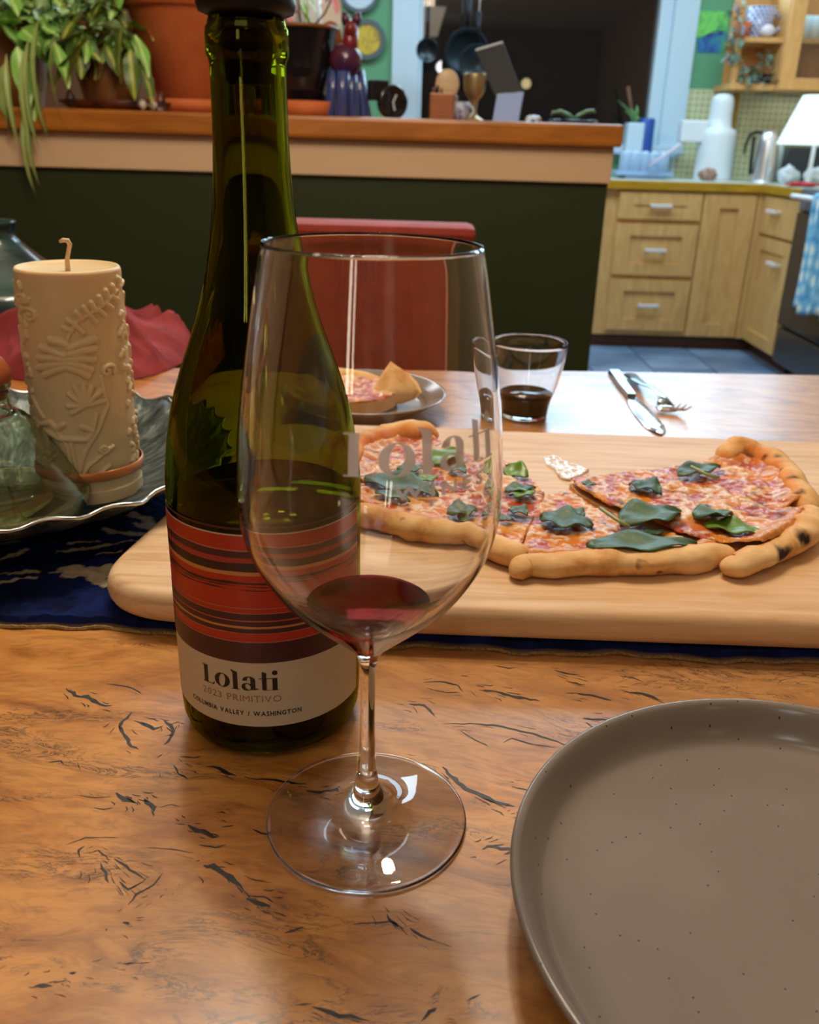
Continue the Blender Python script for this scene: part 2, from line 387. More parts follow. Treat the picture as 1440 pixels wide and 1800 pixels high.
# top surface light laminate
MB().prism([(xa-.03, YC-.01), (XR-.01, YC-.01), (XR-.01, 4.32), (XR+.61, 4.32), (XR+.61, Yb-.001), (xa-.03, Yb-.001)], zct-.0005, zct+.002).build('top_laminate', mat('pale_laminate', lin(190, 200, 190), .35), ct)
CT = zct+.002
# oven range
ov = thing('oven_range', 'dark oven range with steel trim under the hanging towel', 'oven', (XR+.3, 3.9, 0))
MB().box(XR-.01, 3.35, .06, XR+.6, 4.295, zct-.03).build('body', mat('dark_enamel', lin(58, 56, 58), .3), ov)
MB().box(XR-.04, 3.37, .25, XR-.01, 4.28, zct-.10).build('oven_door', mat('oven_glass', lin(44, 44, 46), .12), ov, bevel=.006)
MB().box(XR-.03, 3.37, .07, XR-.01, 4.28, .23).build('storage_drawer', mat('drawer_steel', lin(88, 84, 82), .3, .5, .6), ov, bevel=.006)
MB().box(XR-.03, 3.35, zct-.09, XR+.6, 4.295, zct+.005).build('cooktop', mat('cooktop_steel', lin(96, 98, 102), .5, .4), ov, bevel=.006)
HZ = ony(1398, 352, 3.86).z
MB().tube([(XR-.09, 3.40, HZ), (XR-.09, 4.24, HZ)], .011, 12).tube([(XR-.09, 3.44, HZ), (XR-.04, 3.44, HZ)], .008).tube([(XR-.09, 4.2, HZ), (XR-.04, 4.2, HZ)], .008).build('handle', M['chrome'], ov, True)
# towel on the oven handle
tw = mat('towel_cloth', lin(70, 140, 178), .9, .1); t = NT(tw)
tv = t.n('ShaderNodeTexVoronoi'); tv.inputs['Scale'].default_value = 21; tv.inputs['Randomness'].default_value = .45
t.l(t.coord((1, 1, .8)), tv.inputs['Vector'])
t.col(t.ramp(tv.outputs['Distance'], [(.28, lin(232, 234, 214)), (.5, lin(136, 190, 214)), (.8, lin(78, 146, 186))]))
vs = []; fs = []; ny, nz = 28, 24
yt0, yt1 = 3.50, 3.97; zt = HZ+.012
for j in range(nz+1):
    for i in range(ny+1):
        a = j/nz; y = yt0+(yt1-yt0)*i/ny
        fold = .012*math.sin(i*.9)*min(1, a*3)+.005*math.sin(i*2.3+j*.2)
        if j < 3: x = XR-.09-.0145*math.sin(PI/2*j/3); z = zt-.002+.0145*math.cos(PI/2*j/3)-.0145*0
        else: x = XR-.106-fold; z = zt-.003-(j-3)/(nz-3)*.46-.012*math.sin(i*.35)
        vs.append((x, y, z))
for j in range(nz):
    for i in range(ny): fs.append((j*(ny+1)+i, j*(ny+1)+i+1, (j+1)*(ny+1)+i+1, (j+1)*(ny+1)+i))
towel = tag(MB().add(vs, fs).build('dish_towel', tw, None, True, loc=(XR-.1, 4.0, .5)), 'blue dish towel with cream scallop pattern hanging on oven handle', 'towel')
md = towel.modifiers.new('thick', 'SOLIDIFY'); md.thickness = .004; md.offset = 0
# upper cabinets on the right
YU = 5.08
uc = thing('corner_shelf', 'open birch corner shelf unit holding pitcher and plants', 'shelf', (ony(1330, 100, YU).x, YU+.1, ony(1330, 155, YU).z))
ux0, ux1 = ony(1287, 150, YU).x, ony(1366, 150, YU).x; uz0 = ony(1330, 158, YU).z; uzs = ony(1340, 69, YU).z
MB().box(ux0, YU+.02, uz0, ux1, Yb, uz0+.03).build('shelf_board', M['shelf'], uc, bevel=.004)
MB().box(ux0+.03, YU+.02, uzs-.012, ux1, Yb, uzs+.012).build('shelf_board', M['shelf'], uc, bevel=.004)
MB().box(ux0+.04, Yb-.02, uz0+.03, ux1, Yb, 2.2).build('back_panel', M['shelf'], uc)
MB().box(ux0-.0, YU+.02, uz0+.03, ux0+.025, YU+.045, uzs).build('post', M['shelf'], uc)
gc = thing('wall_cabinet', 'birch wall cabinet with glass door above the steel kettle', 'cabinet', (ony(1420, 100, YU).x, YU+.1, uz0))
gx1 = Xr-.002; g0 = ux1
mb = MB(); mb.box(g0, YU, uz0, g0+.022, Yb, 2.2).box(g0, YU+.02, uz0, gx1, Yb, uz0+.03).box(g0, Yb-.02, uz0, gx1, Yb, 2.2).box(g0+.02, YU+.04, ony(1420, 70, YU).z-.01, gx1, Yb, ony(1420, 70, YU).z+.01)
mb.build('body', M['shelf'], gc)
mb = MB(); dx0 = g0+.006; mb.box(dx0, YU-.02, uz0+.003, dx0+.075, YU, 2.2).box(dx0+.075, YU-.02, uz0+.003, gx1, YU, uz0+.06)
d = mb.build('door', M['shelf'], gc, bevel=.003)
tp = bpy.data.materials.new('thin_pane'); tp.use_nodes = True; tt = tp.node_tree; tt.nodes.clear()
fr = tt.nodes.new('ShaderNodeFresnel'); fr.inputs[0].default_value = 1.5; a_ = tt.nodes.new('ShaderNodeBsdfTransparent'); b_ = tt.nodes.new('ShaderNodeBsdfGlossy'); b_.inputs['Roughness'].default_value = .05; mx = tt.nodes.new('ShaderNodeMixShader'); oo = tt.nodes.new('ShaderNodeOutputMaterial')
tt.links.new(fr.outputs[0], mx.inputs[0]); tt.links.new(a_.outputs[0], mx.inputs[1]); tt.links.new(b_.outputs[0], mx.inputs[2]); tt.links.new(mx.outputs[0], oo.inputs[0]); M['thin'] = tp
MB().box(dx0+.075, YU-.012, uz0+.06, gx1, YU-.008, 2.2).build('glass_pane', tp, d)

# ================================================================== DINING TABLE
T = .76
tb = thing('dining_table', 'big orange-brown burl wood dining table with dark cracks in its grain', 'table', (0, .45, 0))
def edgey(x): return .9906+(x+.0825)*.0797
pts = [(-1.1, -.35), (1.25, -.35), (1.27, edgey(1.27))]
for i in range(24, -1, -1):
    x = -1.1+i*.095; pts.append((x, edgey(x)+.004*math.sin(x*9)))
top = MB().prism(pts, T-.045, T).build('tabletop', M['table'], tb, bevel=.004)
for x, y in ((-.95, -.2), (1.1, -.2), (-.95, .8), (1.1, .95)):
    MB().box(x-.04, y-.04, -.012, x+.04, y+.04, T-.045).build('leg', M['table'], tb, bevel=.004)
# dark filled cracks, traced where they run in the wood
Z6 = [([(235,140),(265,165),(300,170),(330,185),(350,198),(395,203)],9),([(375,125),(430,130),(470,140),(498,160)],3),([(465,225),(435,255),(420,275),(435,300),(460,345),(490,355)],7),([(470,255),(510,265),(540,285),(575,270)],8),([(575,255),(600,270),(612,290),(600,315),(575,340)],7),([(610,410),(630,440),(660,460)],5),([(550,385),(575,370)],3),([(630,380),(680,385),(710,378)],4),([(725,415),(770,420),(810,440),(835,450)],7),([(860,452),(900,460),(945,460),(990,465),(1030,480),(1085,487)],6),([(1080,512),(1130,520),(1190,518),(1205,535)],9),([(405,510),(440,530),(480,545)],10),([(505,530),(530,550),(545,575)],10),([(265,515),(340,525),(400,520)],2),([(660,620),(690,645),(730,655),(775,660)],11),([(615,615),(660,620)],2),([(885,635),(920,650),(965,655)],4),([(770,575),(795,580)],5),([(280,735),(275,710),(300,695)],4),([(310,720),(345,710),(380,735)],4),([(355,755),(370,790),(385,825)],8),([(400,740),(440,765),(480,790),(510,815)],5),([(420,820),(450,850),(500,820)],5),([(450,900),(480,865),(540,830),(575,785)],4),([(575,865),(560,880)],5),([(230,690),(300,665),(420,665)],2),([(715,765),(745,765),(790,790),(830,820),(860,855)],11),([(865,880),(905,895),(955,905)],10),([(870,870),(930,875),(965,895)],4),([(1000,1000),(1035,990),(1075,980)],4),([(430,965),(460,968)],6),([(435,1108),(480,1105)],5),([(115,1190),(150,1182),(190,1184)],8),([(245,1140),(270,1140)],5),([(1100,1260),(1160,1280),(1230,1295),(1300,1310)],9),([(1040,1255),(1100,1250)],3),([(1240,970),(1300,965),(1370,960),(1430,990)],3),([(1360,935),(1400,985)],6),([(170,400),(215,395),(225,410)],3),([(270,400),(285,430)],3),
 ([(330,560),(365,566),(400,560)],2),([(560,560),(600,548),(635,556)],2),([(520,700),(600,705),(690,722)],2),([(860,800),(900,815),(940,820)],3),([(700,690),(760,700),(800,690)],3)]
Z7 = [([(260,145),(320,155),(370,170),(460,185)],9),([(50,120),(110,115),(170,130),(190,155)],4),([(60,140),(130,155),(180,155)],3),([(590,160),(650,165),(710,185)],6),([(755,152),(820,160),(895,185)],6),([(510,75),(560,90),(600,95)],5),([(740,98),(790,105),(825,118)],3),([(550,115),(620,130)],4),([(0,195),(50,200),(90,235)],6),([(150,265),(230,265),(330,275),(430,300),(500,320),(580,350)],5),([(180,290),(230,320),(280,345)],3),([(330,330),(360,315),(420,335),(520,350)],3),([(610,245),(680,250),(745,260)],6),([(620,260),(640,275),(720,290)],4),([(120,415),(170,470),(220,500),(300,535),(370,560)],10),([(360,485),(400,495),(440,500)],4),([(375,575),(405,570)],6),([(0,395),(60,410)],4),([(255,705),(300,695),(370,710),(330,725)],10),([(0,985),(40,1010),(100,1030)],6),([(40,1310),(70,1275),(100,1265)],6),([(200,1240),(250,1215)],3),([(300,60),(350,70),(380,68)],3),([(180,95),(215,100)],3)]
ck = MB(); rc = random.Random(4)
def crackstrip(P, wd):
    pp = []
    for a, b in zip(P[:-1], P[1:]):
        n = max(2, int((Vector(b)-Vector(a)).length/.0022))
        for k in range(n): pp.append(Vector(a).lerp(Vector(b), k/n))
    pp.append(Vector(P[-1])); k = len(pp); vs = []; fs = []
    for i, p in enumerate(pp):
        t_ = (pp[min(i+1, k-1)]-pp[max(i-1, 0)]); nrm = Vector((-t_.y, t_.x)).normalized() if t_.length else Vector((0, 1))
        u = i/(k-1); prof = math.sin(PI*min(1, max(.02, u)))**.5
        j = nrm*rc.uniform(-.25, .25)*wd
        a = wd*.5*prof*rc.uniform(.35, 1.25); b = wd*.5*prof*rc.uniform(.35, 1.25)
        q = p+j; vs += [(q.x+nrm.x*a, q.y+nrm.y*a, T+.00012), (q.x-nrm.x*b, q.y-nrm.y*b, T+.00012)]
    for i in range(k-1): fs.append((2*i, 2*i+1, 2*i+3, 2*i+2))
    ck.add(vs, fs)
for Z, ox, oy in ((Z6, 0, 1140), (Z7, 720, 1140)):
    for P, w_ in Z:
        wp = [onz(ox+x/2, oy+y/2, T) for x, y in P]
        dist_ = (wp[0]-CP).length; W = max(w_, 2)*.5/F0*dist_*2.0
        q2 = [(p.x, p.y) for p in wp]; crackstrip(q2, W)
        for k in range(7 if w_ > 4 else 2):
            j = rc.randrange(len(q2)-1); a = Vector(q2[j]); b = Vector(q2[j+1])
            off = Vector((rc.uniform(-.006, .006), rc.uniform(-.005, .005)))
            crackstrip([a+off, a.lerp(b, .5)+off*1.1, b.lerp(a, .3)+off*1.3], W*.22)
o = ck.build('crack_filling', M['crack'], tb); o['kind'] = 'stuff'; o['label'] = 'dark blue-grey filler in the cracks of the wood'

# ================================================================== RUNNER MAT
mx0, mx1 = -.62, .62
def mfront(x): return .3925+(-.0245*x if x > 0 else -.05*x)+.0015*math.sin(x*70)+.001*math.sin(x*190)
nx, ny = 720, 200
xs = np.linspace(mx0, mx1, nx); V = []; 
yy = np.linspace(0, 1, ny)
X = np.repeat(xs[None, :], ny, 0); Fr = np.array([mfront(x) for x in xs]); Y = Fr[None, :]+(.66-Fr[None, :])*yy[:, None]
def vnoise(x, y, s, seed=0):
    """smooth value noise"""
    rs = np.random.RandomState(seed); G = rs.rand(256, 256)
    a = x*s; b = y*s; ia = np.floor(a).astype(int); ib = np.floor(b).astype(int); fa = a-ia; fb = b-ib
    fa = fa*fa*(3-2*fa); fb = fb*fb*(3-2*fb); g_ = lambda i, j: G[i % 256, j % 256]
    return (g_(ia, ib)*(1-fa)+g_(ia+1, ib)*fa)*(1-fb)+(g_(ia, ib+1)*(1-fa)+g_(ia+1, ib+1)*fa)*fb
tuft = vnoise(X, Y, 420, 1)*.6+vnoise(X, Y, 210, 2)*.8
Zm = T+.0045+.0022*tuft
Zm[0, :] = T+.0002; Zm[1, :] = T+.003
XW = X+.003*(vnoise(X, Y, 120, 5)-.5); YW = Y+.003*(vnoise(X, Y, 120, 6)-.5)
def seg_mask(P, wd):
    m_ = np.zeros_like(X, bool)
    for a, b in zip(P[:-1], P[1:]):
        ax, ay, bx, by = *a, *b; L = (bx-ax)**2+(by-ay)**2
        t_ = np.clip(((XW-ax)*(bx-ax)+(YW-ay)*(by-ay))/max(L, 1e-12), 0, 1)
        m_ |= (XW-ax-t_*(bx-ax))**2+(YW-ay-t_*(by-ay))**2 < wd**2
    return m_
cream = np.zeros_like(X, bool)
for P, wd in (([(240,1470),(300,1455),(400,1460),(490,1450)],.0035),([(300,1480),(400,1480),(500,1470)],.005),([(400,1500),(470,1520)],.004),([(0,1420),(60,1400),(115,1378)],.0016),([(0,1480),(150,1470)],.0018),([(0,1510),(150,1500)],.0018),([(250,1385),(400,1365),(580,1338)],.0016),([(300,1350),(420,1340)],.001),([(455,1290),(530,1305),(620,1308)],.0025),([(560,1228),(620,1240),(660,1275)],.0035),([(590,1270),(660,1285)],.003),([(640,1140),(720,1120)],.004),([(420,1395),(520,1380)],.001)):
    cream |= seg_mask([tuple(onz(x/2.4316, 400+y/2.4316, T+.006))[:2] for x, y in P], wd)
cream |= (vnoise(X, Y, 14, 9) > .80) & (X > -.05)
colr = np.empty((ny, nx, 3), np.float32)
na = np.array(lin(22, 36, 92)[:3]); nb = np.array(lin(12, 18, 44)[:3]); nc = np.array(lin(190, 172, 140)[:3])
u_ = (.5*vnoise(X, Y, 60, 3)+.5*tuft/1.4)[..., None]
colr[:] = nb+(na-nb)*np.clip(u_*1.6-.3, 0, 1); colr[cream] = nc*(.75+.3*tuft[cream][:, None]); colr[:1] = np.array(lin(150, 116, 66)[:3])
mm = MB(); mm.v = [tuple(p) for p in np.stack([X, Y, Zm], -1).reshape(-1, 3)]
mm.f = [(j*nx+i, j*nx+i+1, (j+1)*nx+i+1, (j+1)*nx+i) for j in range(ny-1) for i in range(nx-1)]
mm.c = colr.reshape(-1, 3)
def vcmat(name, rough=.8, spec=.2, bumpscale=0, bs=.3, bd=.0005, extra=None):
    m = mat(name, (.5, .5, .5), rough, spec); t = NT(m); a = t.n('ShaderNodeVertexColor', layer_name='col'); t.col(a.outputs[0])
    if bumpscale: t.bump(t.noise(t.coord(), bumpscale, 4, .6), bs, bd)
    return m
matm = vcmat('wool_pile', .95, .1, 1500, .6, .0006)
mmo = tag(mm.build('table_runner', matm, None, True, loc=(0, .5, T)), 'navy blue woven wool table mat with cream pattern under board and bowl', 'table mat')
hem = MB().tube([(x, mfront(x)-.0004, T+.0009+.0004*math.sin(x*300)) for x in np.linspace(mx0, mx1, 500)], [.0008+.0004*abs(math.sin(i*1.7)) for i in range(500)], 6)
hem.build('hem', noisy('hem_cord', lin(110, 84, 44), lin(158, 126, 76), 600, .9, bump=.5), mmo, True)
MZ = T+.0062

# ================================================================== CUTTING BOARD
B1 = .7855
bl = [onz(x, y, B1-.006) for x, y in ((196, 1046), (189, 1020), (196, 995), (215, 968), (240, 944), (297, 893))]
kx = -.0235
back = .694
outline = [(.62, .3835), (.3, .3855), (.1, .3880), (-.04, .3905), (-.095, .3920), (-.130, .3945), (-.145, .4005), (-.1575, .4110), (-.1625, .4250), (-.1612, .4450), (-.152, .50), (-.14, .60), (-.133, .65), (-.128, .67), (-.112, .688), (-.09, .697), (0, .6955), (.3, .690), (.62, .686)]
def smooth_closed(P, it=2):
    for _ in range(it):
        Q = []
        for i in range(len(P)):
            a = Vector(P[i]); b = Vector(P[(i+1) % len(P)]); Q += [a.lerp(b, .25), a.lerp(b, .75)]
        P = Q
    return P
ol = smooth_closed(outline, 2); n = len(ol); cen = Vector((.2, .54)); rings = []
th = B1-MZ; mb = MB()
def inset(P, d):
    out = []
    k = len(P)
    for i in range(k):
        a = Vector(P[i-1]); b = Vector(P[(i+1) % k]); t_ = (b-a).normalized(); nr = Vector((-t_.y, t_.x))
        if nr.dot(cen-Vector(P[i])) < 0: nr = -nr
        out.append(Vector(P[i])+nr*d)
    return out
prof = [(.010, 0), (.006, .0006), (.0025, .003), (.0006, .0065), (0, .010), (.0004, th-.005), (.0018, th-.002), (.004, th-.0005), (.0065, th)]
for d_, z_ in prof: mb.v += [(p.x, p.y, MZ+z_) for p in inset(ol, d_)]
for j in range(len(prof)-1):
    for i in range(n): mb.f.append((j*n+i, j*n+(i+1) % n, (j+1)*n+(i+1) % n, (j+1)*n+i))
mb.f += [tuple(range(n-1, -1, -1)), tuple((len(prof)-1)*n+i for i in range(n))]
board = tag(mb.build('cutting_board', M['maple'], None, True, loc=(.1, .54, MZ)), 'large pale maple cutting board with rounded corner under the pizza', 'cutting board')
BZ = B1

# ================================================================== WINE BOTTLE
bx, by = -.0596, .3365
R = .0392
outer = [(0, .004), (.020, .0015), (.029, 0), (.033, .0006), (.0372, .004), (.0388, .009), (R, .016), (R, .060), (R, .108), (.0390, .114), (.0385, .120), (.0372, .130), (.0352, .1405), (.0330, .149), (.0300, .158), (.0268, .1665), (.0235, .1755), (.0206, .185), (.0182, .195), (.0163, .205), (.0148, .216), (.0138, .228), (.0132, .240), (.0130, .256), (.0130, .2625), (.0133, .2640), (.0140, .2655), (.0141, .2715), (.0138, .2735), (.0131, .2745), (.0131, .2752), (.0126, .2765)]
def inner_of(P, t_): return [(max(0, r-t_), z) for r, z in P]
inn = [(0, .014), (.016, .010), (.026, .007), (.033, .008), (.0362, .013), (R-.0026, .020), (R-.0026, .110)]+[(r-.0026-(.0006 if z > .2 else 0), z) for r, z in outer if .111 < z < .262]+[(.0098, .2655), (.0098, .2765)]
bt = thing('wine_bottle', 'olive green bottle of red wine with red striped cream label', 'wine bottle', (bx, by, T))
mb = MB().lathe(outer+[(r, z) for r, z in reversed(inn)], (bx, by, T+.0002), 96, cap=False)
mb.build('bottle_glass', M['bottle'], bt, 'all', merge=True)
# the wine inside
lv = .1075
wi = [(0, .0138), (.016, .0098), (.026, .0068), (.0331, .0078), (.0363, .013), (R-.0025, .020), (R-.0025, lv-.001), (R-.0035, lv), (0, lv)]
MB().lathe(wi, (bx, by, T+.0002), 96, cap=False).build('wine', M['winedark'], bt, 'all', merge=True)
# stopper: plug in neck plus flared head
st = tag(MB().lathe([(0, .2565), (.0070, .2565), (.0076, .2575), (.0080, .264), (.0086, .2660), (.0088, .2700), (.0092, .2756), (.0098, .2768), (.0128, .2770), (.0158, .2782), (.0166, .2805), (.0160, .2835), (.0120, .2865), (.0105, .294), (.0108, .302), (.0150, .306), (.0155, .314), (.0120, .319), (0, .320)], (bx, by, T+.0002), 64, cap=False).build('bottle_stopper', M['black'], None, 'all', loc=(bx, by, T+.2565), merge=True), 'black rubber stopper plugged into the neck of the wine bottle', 'stopper')
# label -----------------------------------------------------------------
RL = R+.00025
def ang_front(px):   # angle about the bottle axis for a pixel column (0 = toward camera)
    return math.asin(max(-1, min(1, (px-475)/157)))
azf = math.atan2(-by, -bx)    # direction to camera
def lab(a, z, e=0): aa = azf + a; return Vector((bx+(RL+e)*math.cos(aa), by+(RL+e)*math.sin(aa), T+z))
zt_, zc_, zb_ = .1045, .0494, .0192
a0, a1 = -1.72, 1.17
def band(z0, z1, e=0, na_=70, nz_=6, w0=None, w1=None):
    m_ = MB(); vs = []
    for j in range(nz_+1):
        for i in range(na_+1):
            a = a0+(a1-a0)*i/na_; b0 = z0+(w0(a) if w0 else 0); b1 = z1+(w1(a) if w1 else 0)
            vs.append(lab(a, b0+(b1-b0)*j/nz_, e))
    return m_.add(vs, [(j*(na_+1)+i, j*(na_+1)+i+1, (j+1)*(na_+1)+i+1, (j+1)*(na_+1)+i) for j in range(nz_) for i in range(na_)])
M['lcream'] = mat('label_cream_paper', lin(196, 180, 152), .5)
M['lred'] = mat('label_red_ink', lin(176, 44, 18), .42); M['lplum'] = mat('label_plum_ink', lin(66, 26, 32), .42)
M['ldark'] = mat('label_dark_ink', lin(44, 18, 16), .42); M['lgold'] = mat('label_gold_ink', lin(196, 130, 70), .4); M['lpink'] = mat('label_pink_ink', lin(186, 104, 84), .45)
M['lrose'] = mat('label_rose_ink', lin(160, 52, 38), .45)
lb_ = band(zb_, zt_).build('paper_label', M['lcream'], bt, 'all'); lb_['label'] = 'cream paper label printed with red and plum stripes'
def pz(y): # zoom-2 row on the label centre line -> height
    return ony(470, 860+y/3.6, by-.0385).z - T
art = band(zc_, zt_-.0006, .00006).build('stripe_print', M['lred'], lb_, 'all')
strs = [(243, 258, 'lplum', 0), (385, 398, 'lpink', .3), (385+8, 436, 'lplum', .6), (436, 470, 'lrose', .3), (470, 524, 'ldark', .6), (524, 548, 'lgold', .5), (590, 604, 'ldark', 1), (612, 618, 'lplum', 1), (633, 639, 'lplum', 1.2), (750, 755, 'lpink', 0), (782, 787, 'lpink', .2), (787, 829, 'lplum', .2), (829, 834, 'lpink', .2), (838, 866, 'lplum', .2), (866, 880, 'lgold', .3), (880, 908, 'lplum', .2), (908, 912, 'lpink', .2), (960, 966, 'lpink', 0), (966, 1088, 'lplum', 0)]
for i, (ya, yb_, mm_, wv) in enumerate(strs):
    f = (lambda s_, wv_: (lambda a: wv_*.00025*(math.sin(a*7+s_)+.5*math.sin(a*17+s_*2))))(i*.7, wv)
    f2 = (lambda s_, wv_: (lambda a: wv_*.00025*(math.sin(a*6+s_)+.4*math.sin(a*15+s_*3))))(i*.5+.4, wv)
    band(pz(yb_) if yb_ < 1088 else zc_, pz(ya), .0001+i*.000006, 70, 1, f2, f).build('stripe', M[mm_], art, 'all')
# lettering ---------------------------------------------------------------
class Glyph:
    def __init__(s): s.v = []; s.f = []
    def quad(s, p, n=6):       # p: bl, br, tr, tl
        bl_, br, tr, tl = [Vector(q) for q in p]
        for j in range(n+1):
            for i in range(n+1):
                u, v_ = i/n, j/n; s.v.append(bl_.lerp(br, u).lerp(tl.lerp(tr, u), v_))
        b = len(s.v)-(n+1)**2
        s.f += [(b+j*(n+1)+i, b+j*(n+1)+i+1, b+(j+1)*(n+1)+i+1, b+(j+1)*(n+1)+i) for j in range(n) for i in range(n)]
    def rect(s, x0, y0, x1, y1, n=6): s.quad([(x0, y0), (x1, y0), (x1, y1), (x0, y1)], n)
    def ring(s, cx, cy, rx, ry, ix, iy, rot=0, a0_=0, a1_=2*PI, n=40, m_=3, off=(0, 0)):
        b = len(s.v); c_, s_ = math.cos(rot), math.sin(rot)
        for k in range(n+1):
            t_ = a0_+(a1_-a0_)*k/n; o_ = Vector((cx+rx*math.cos(t_), cy+ry*math.sin(t_)))
            x, y = ix*math.cos(t_), iy*math.sin(t_); q = Vector((cx+off[0]+x*c_-y*s_, cy+off[1]+x*s_+y*c_))
            for j in range(m_+1): s.v.append(o_.lerp(q, j/m_))
        s.f += [(b+k*(m_+1)+j, b+(k+1)*(m_+1)+j, b+(k+1)*(m_+1)+j+1, b+k*(m_+1)+j+1) for k in range(n) for j in range(m_)]
def lolati():
    out = []
    g = Glyph(); g.rect(.07, 0, .31, .98); g.rect(-.05, .96, .31, 1.0, 4); g.rect(-.03, 0, .66, .035, 8); g.quad([(.56, .02), (.67, .02), (.70, .16), (.68, .16)], 3); out.append(g)
    g = Glyph(); g.ring(1.14, .39, .42, .40, .17, .37, -.10); out.append(g)
    g = Glyph(); g.quad([(1.72, 0), (1.96, 0), (1.96, 1.0), (1.72, 1.08)]); g.quad([(1.72, .92), (1.74, .92), (1.74, 1.08), (1.60, 1.13)], 2); g.rect(1.64, 0, 2.05, .035, 5); out.append(g)
    g = Glyph(); g.quad([(2.60, .03), (2.84, .03), (2.84, .60), (2.60, .60)]); g.ring(2.52, .56, .32, .24, .08, .20, 0, 0, PI, 24); g.ring(2.42, .20, .27, .22, .12, .17, .5, 0, 2*PI, 36, 3, (.05, .01)); g.ring(2.31, .62, .085, .085, .001, .001); g.quad([(2.80, .03), (2.98, .10), (2.98, .13), (2.84, .12)], 3); out.append(g)
    g = Glyph(); g.quad([(3.16, .05), (3.38, .05), (3.38, 1.0), (3.16, 1.08)]); g.rect(3.02, .66, 3.82, .70, 8); g.ring(3.38, .10, .20, .10, .12, .07, 0, PI, 1.8*PI, 12); out.append(g)
    g = Glyph(); g.rect(3.66, 0, 3.90, .70); g.rect(3.58, 0, 3.98, .035, 4); g.ring(3.78, 1.0, .135, .135, .001, .001); out.append(g)
    return out
TW = 3.98+.05
def wrap(g, fn, parent, material, nm='letter'):
    mb_ = MB(); mb_.v = [fn(p.x, p.y) for p in g.v]; mb_.f = list(g.f)
    return mb_.build(nm, material, parent)
def font_glyphs(text, spacing=1.0, bold=0.):
    out = []; x = 0.
    cu = bpy.data.curves.new('t', 'FONT'); cu.offset = bold
    for ch in text:
        if ch == ' ': x += .34*spacing; continue
        cu.body = ch; cu.resolution_u = 3
        ob = bpy.data.objects.new('t', cu); C.objects.link(ob); dg = bpy.context.evaluated_depsgraph_get(); dg.update()
        me = bpy.data.meshes.new_from_object(ob.evaluated_get(dg))
        bm = bmesh.new(); bm.from_mesh(me); bmesh.ops.triangulate(bm, faces=bm.faces)
        vx = [v.co.copy() for v in bm.verts]; g = Glyph(); x0 = min(v.x for v in vx); x1 = max(v.x for v in vx)
        g.v = [Vector((v.x-x0+x, v.y)) for v in vx]; g.f = [tuple(v.index for v in f.verts) for f in bm.faces]
        bm.free(); bpy.data.meshes.remove(me); bpy.data.objects.remove(ob); out.append(g); x += (x1-x0)+.11*spacing
    return out, x-.11*spacing
M['ink'] = mat('black_ink', lin(24, 14, 12), .45); M['inkbr'] = mat('copper_ink', lin(158, 112, 88), .4)
def zlab(px, py): # height on label surface at a pixel
    a = ang_front(px); z = .03
    d = ray(px, py); 
    # intersect with the cylinder
    A = d.x*d.x+d.y*d.y; Bq = -2*(d.x*bx+d.y*by); Cq = bx*bx+by*by-RL*RL
    disc = max(0, Bq*Bq-4*A*Cq); t_ = (-Bq-math.sqrt(disc))/(2*A); p = CP+d*t_
    ang = math.atan2(p.y-by, p.x-bx)-azf
    return (ang+PI) % (2*PI)-PI, p.z-T
aL, zL = zlab(359, 1194); aR, zR = zlab(493, 1213); aT, zT2 = zlab(362, 1166)
hL = (zT2-zL); print('label text', aL, zL, aR, zR, hL)
def mapper(a_l, a_r, z_l, z_r, h, W, e=.00016, H=1.0):
    return lambda x, y: lab(a_l+(a_r-a_l)*x/W, z_l+(z_r-z_l)*x/W+h*y/H, e)
zb0 = (zL+zR)/2
for g in lolati(): wrap(g, mapper(aL, aR, zb0, zb0, hL, TW), lb_, M['ink'])
for text, p0, p1, top_, mm_ in (('2023 PRIMITIVO', (358, 1215), (495, 1231), (495, 1220), 'inkbr'), ('COLUMBIA VALLEY / WASHINGTON', (341, 1227), (530, 1248), (530, 1240.5), 'ink')):
    gs, W = font_glyphs(text, 1.3, .022 if mm_ == 'ink' else 0.); al, zl = zlab(*p0); ar, zr = zlab(*p1); _, zt2 = zlab(*top_); zz = (zl+zr)/2
    print(text, zl, zr, zt2)
    for g in gs: wrap(g, mapper(al, ar, zz, zz, zt2-zr, W, .00016, .69), lb_, M[mm_])

# ================================================================== WINE GLASS
gx, gy = -.01301, .26754
go = [(0, .0010), (.010, .0008), (.030, .0003), (.0365, .0000), (.0380, .0006), (.0381, .0013), (.0370, .0018), (.030, .0026), (.020, .0042), (.0125, .0066), (.0085, .0094), (.0062, .0130), (.0047, .0165), (.0038, .022), (.0031, .030), (.0027, .040), (.0026, .055), (.0028, .066), (.0036, .0715), (.0058, .0755), (.0092, .0788), (.0140, .0833), (.0205, .0893), (.0268, .0955), (.0330, .1035), (.0386, .1135), (.0416, .1230), (.0427, .1320), (.0425, .1420), (.0412, .1590), (.0382, .1795), (.0348, .2000), (.0326, .2112), (.03235, .2120)]
gi = [(0, .0780), (.004, .0786), (.0075, .0807), (.0125, .0847), (.0192, .0904), (.0257, .0965), (.0320, .1043), (.0377, .1141), (.0407, .1234), (.0418, .1322), (.0416, .1420), (.0404, .1590), (.0374, .1795), (.0340, .2000), (.0318, .2112), (.03205, .2122)]
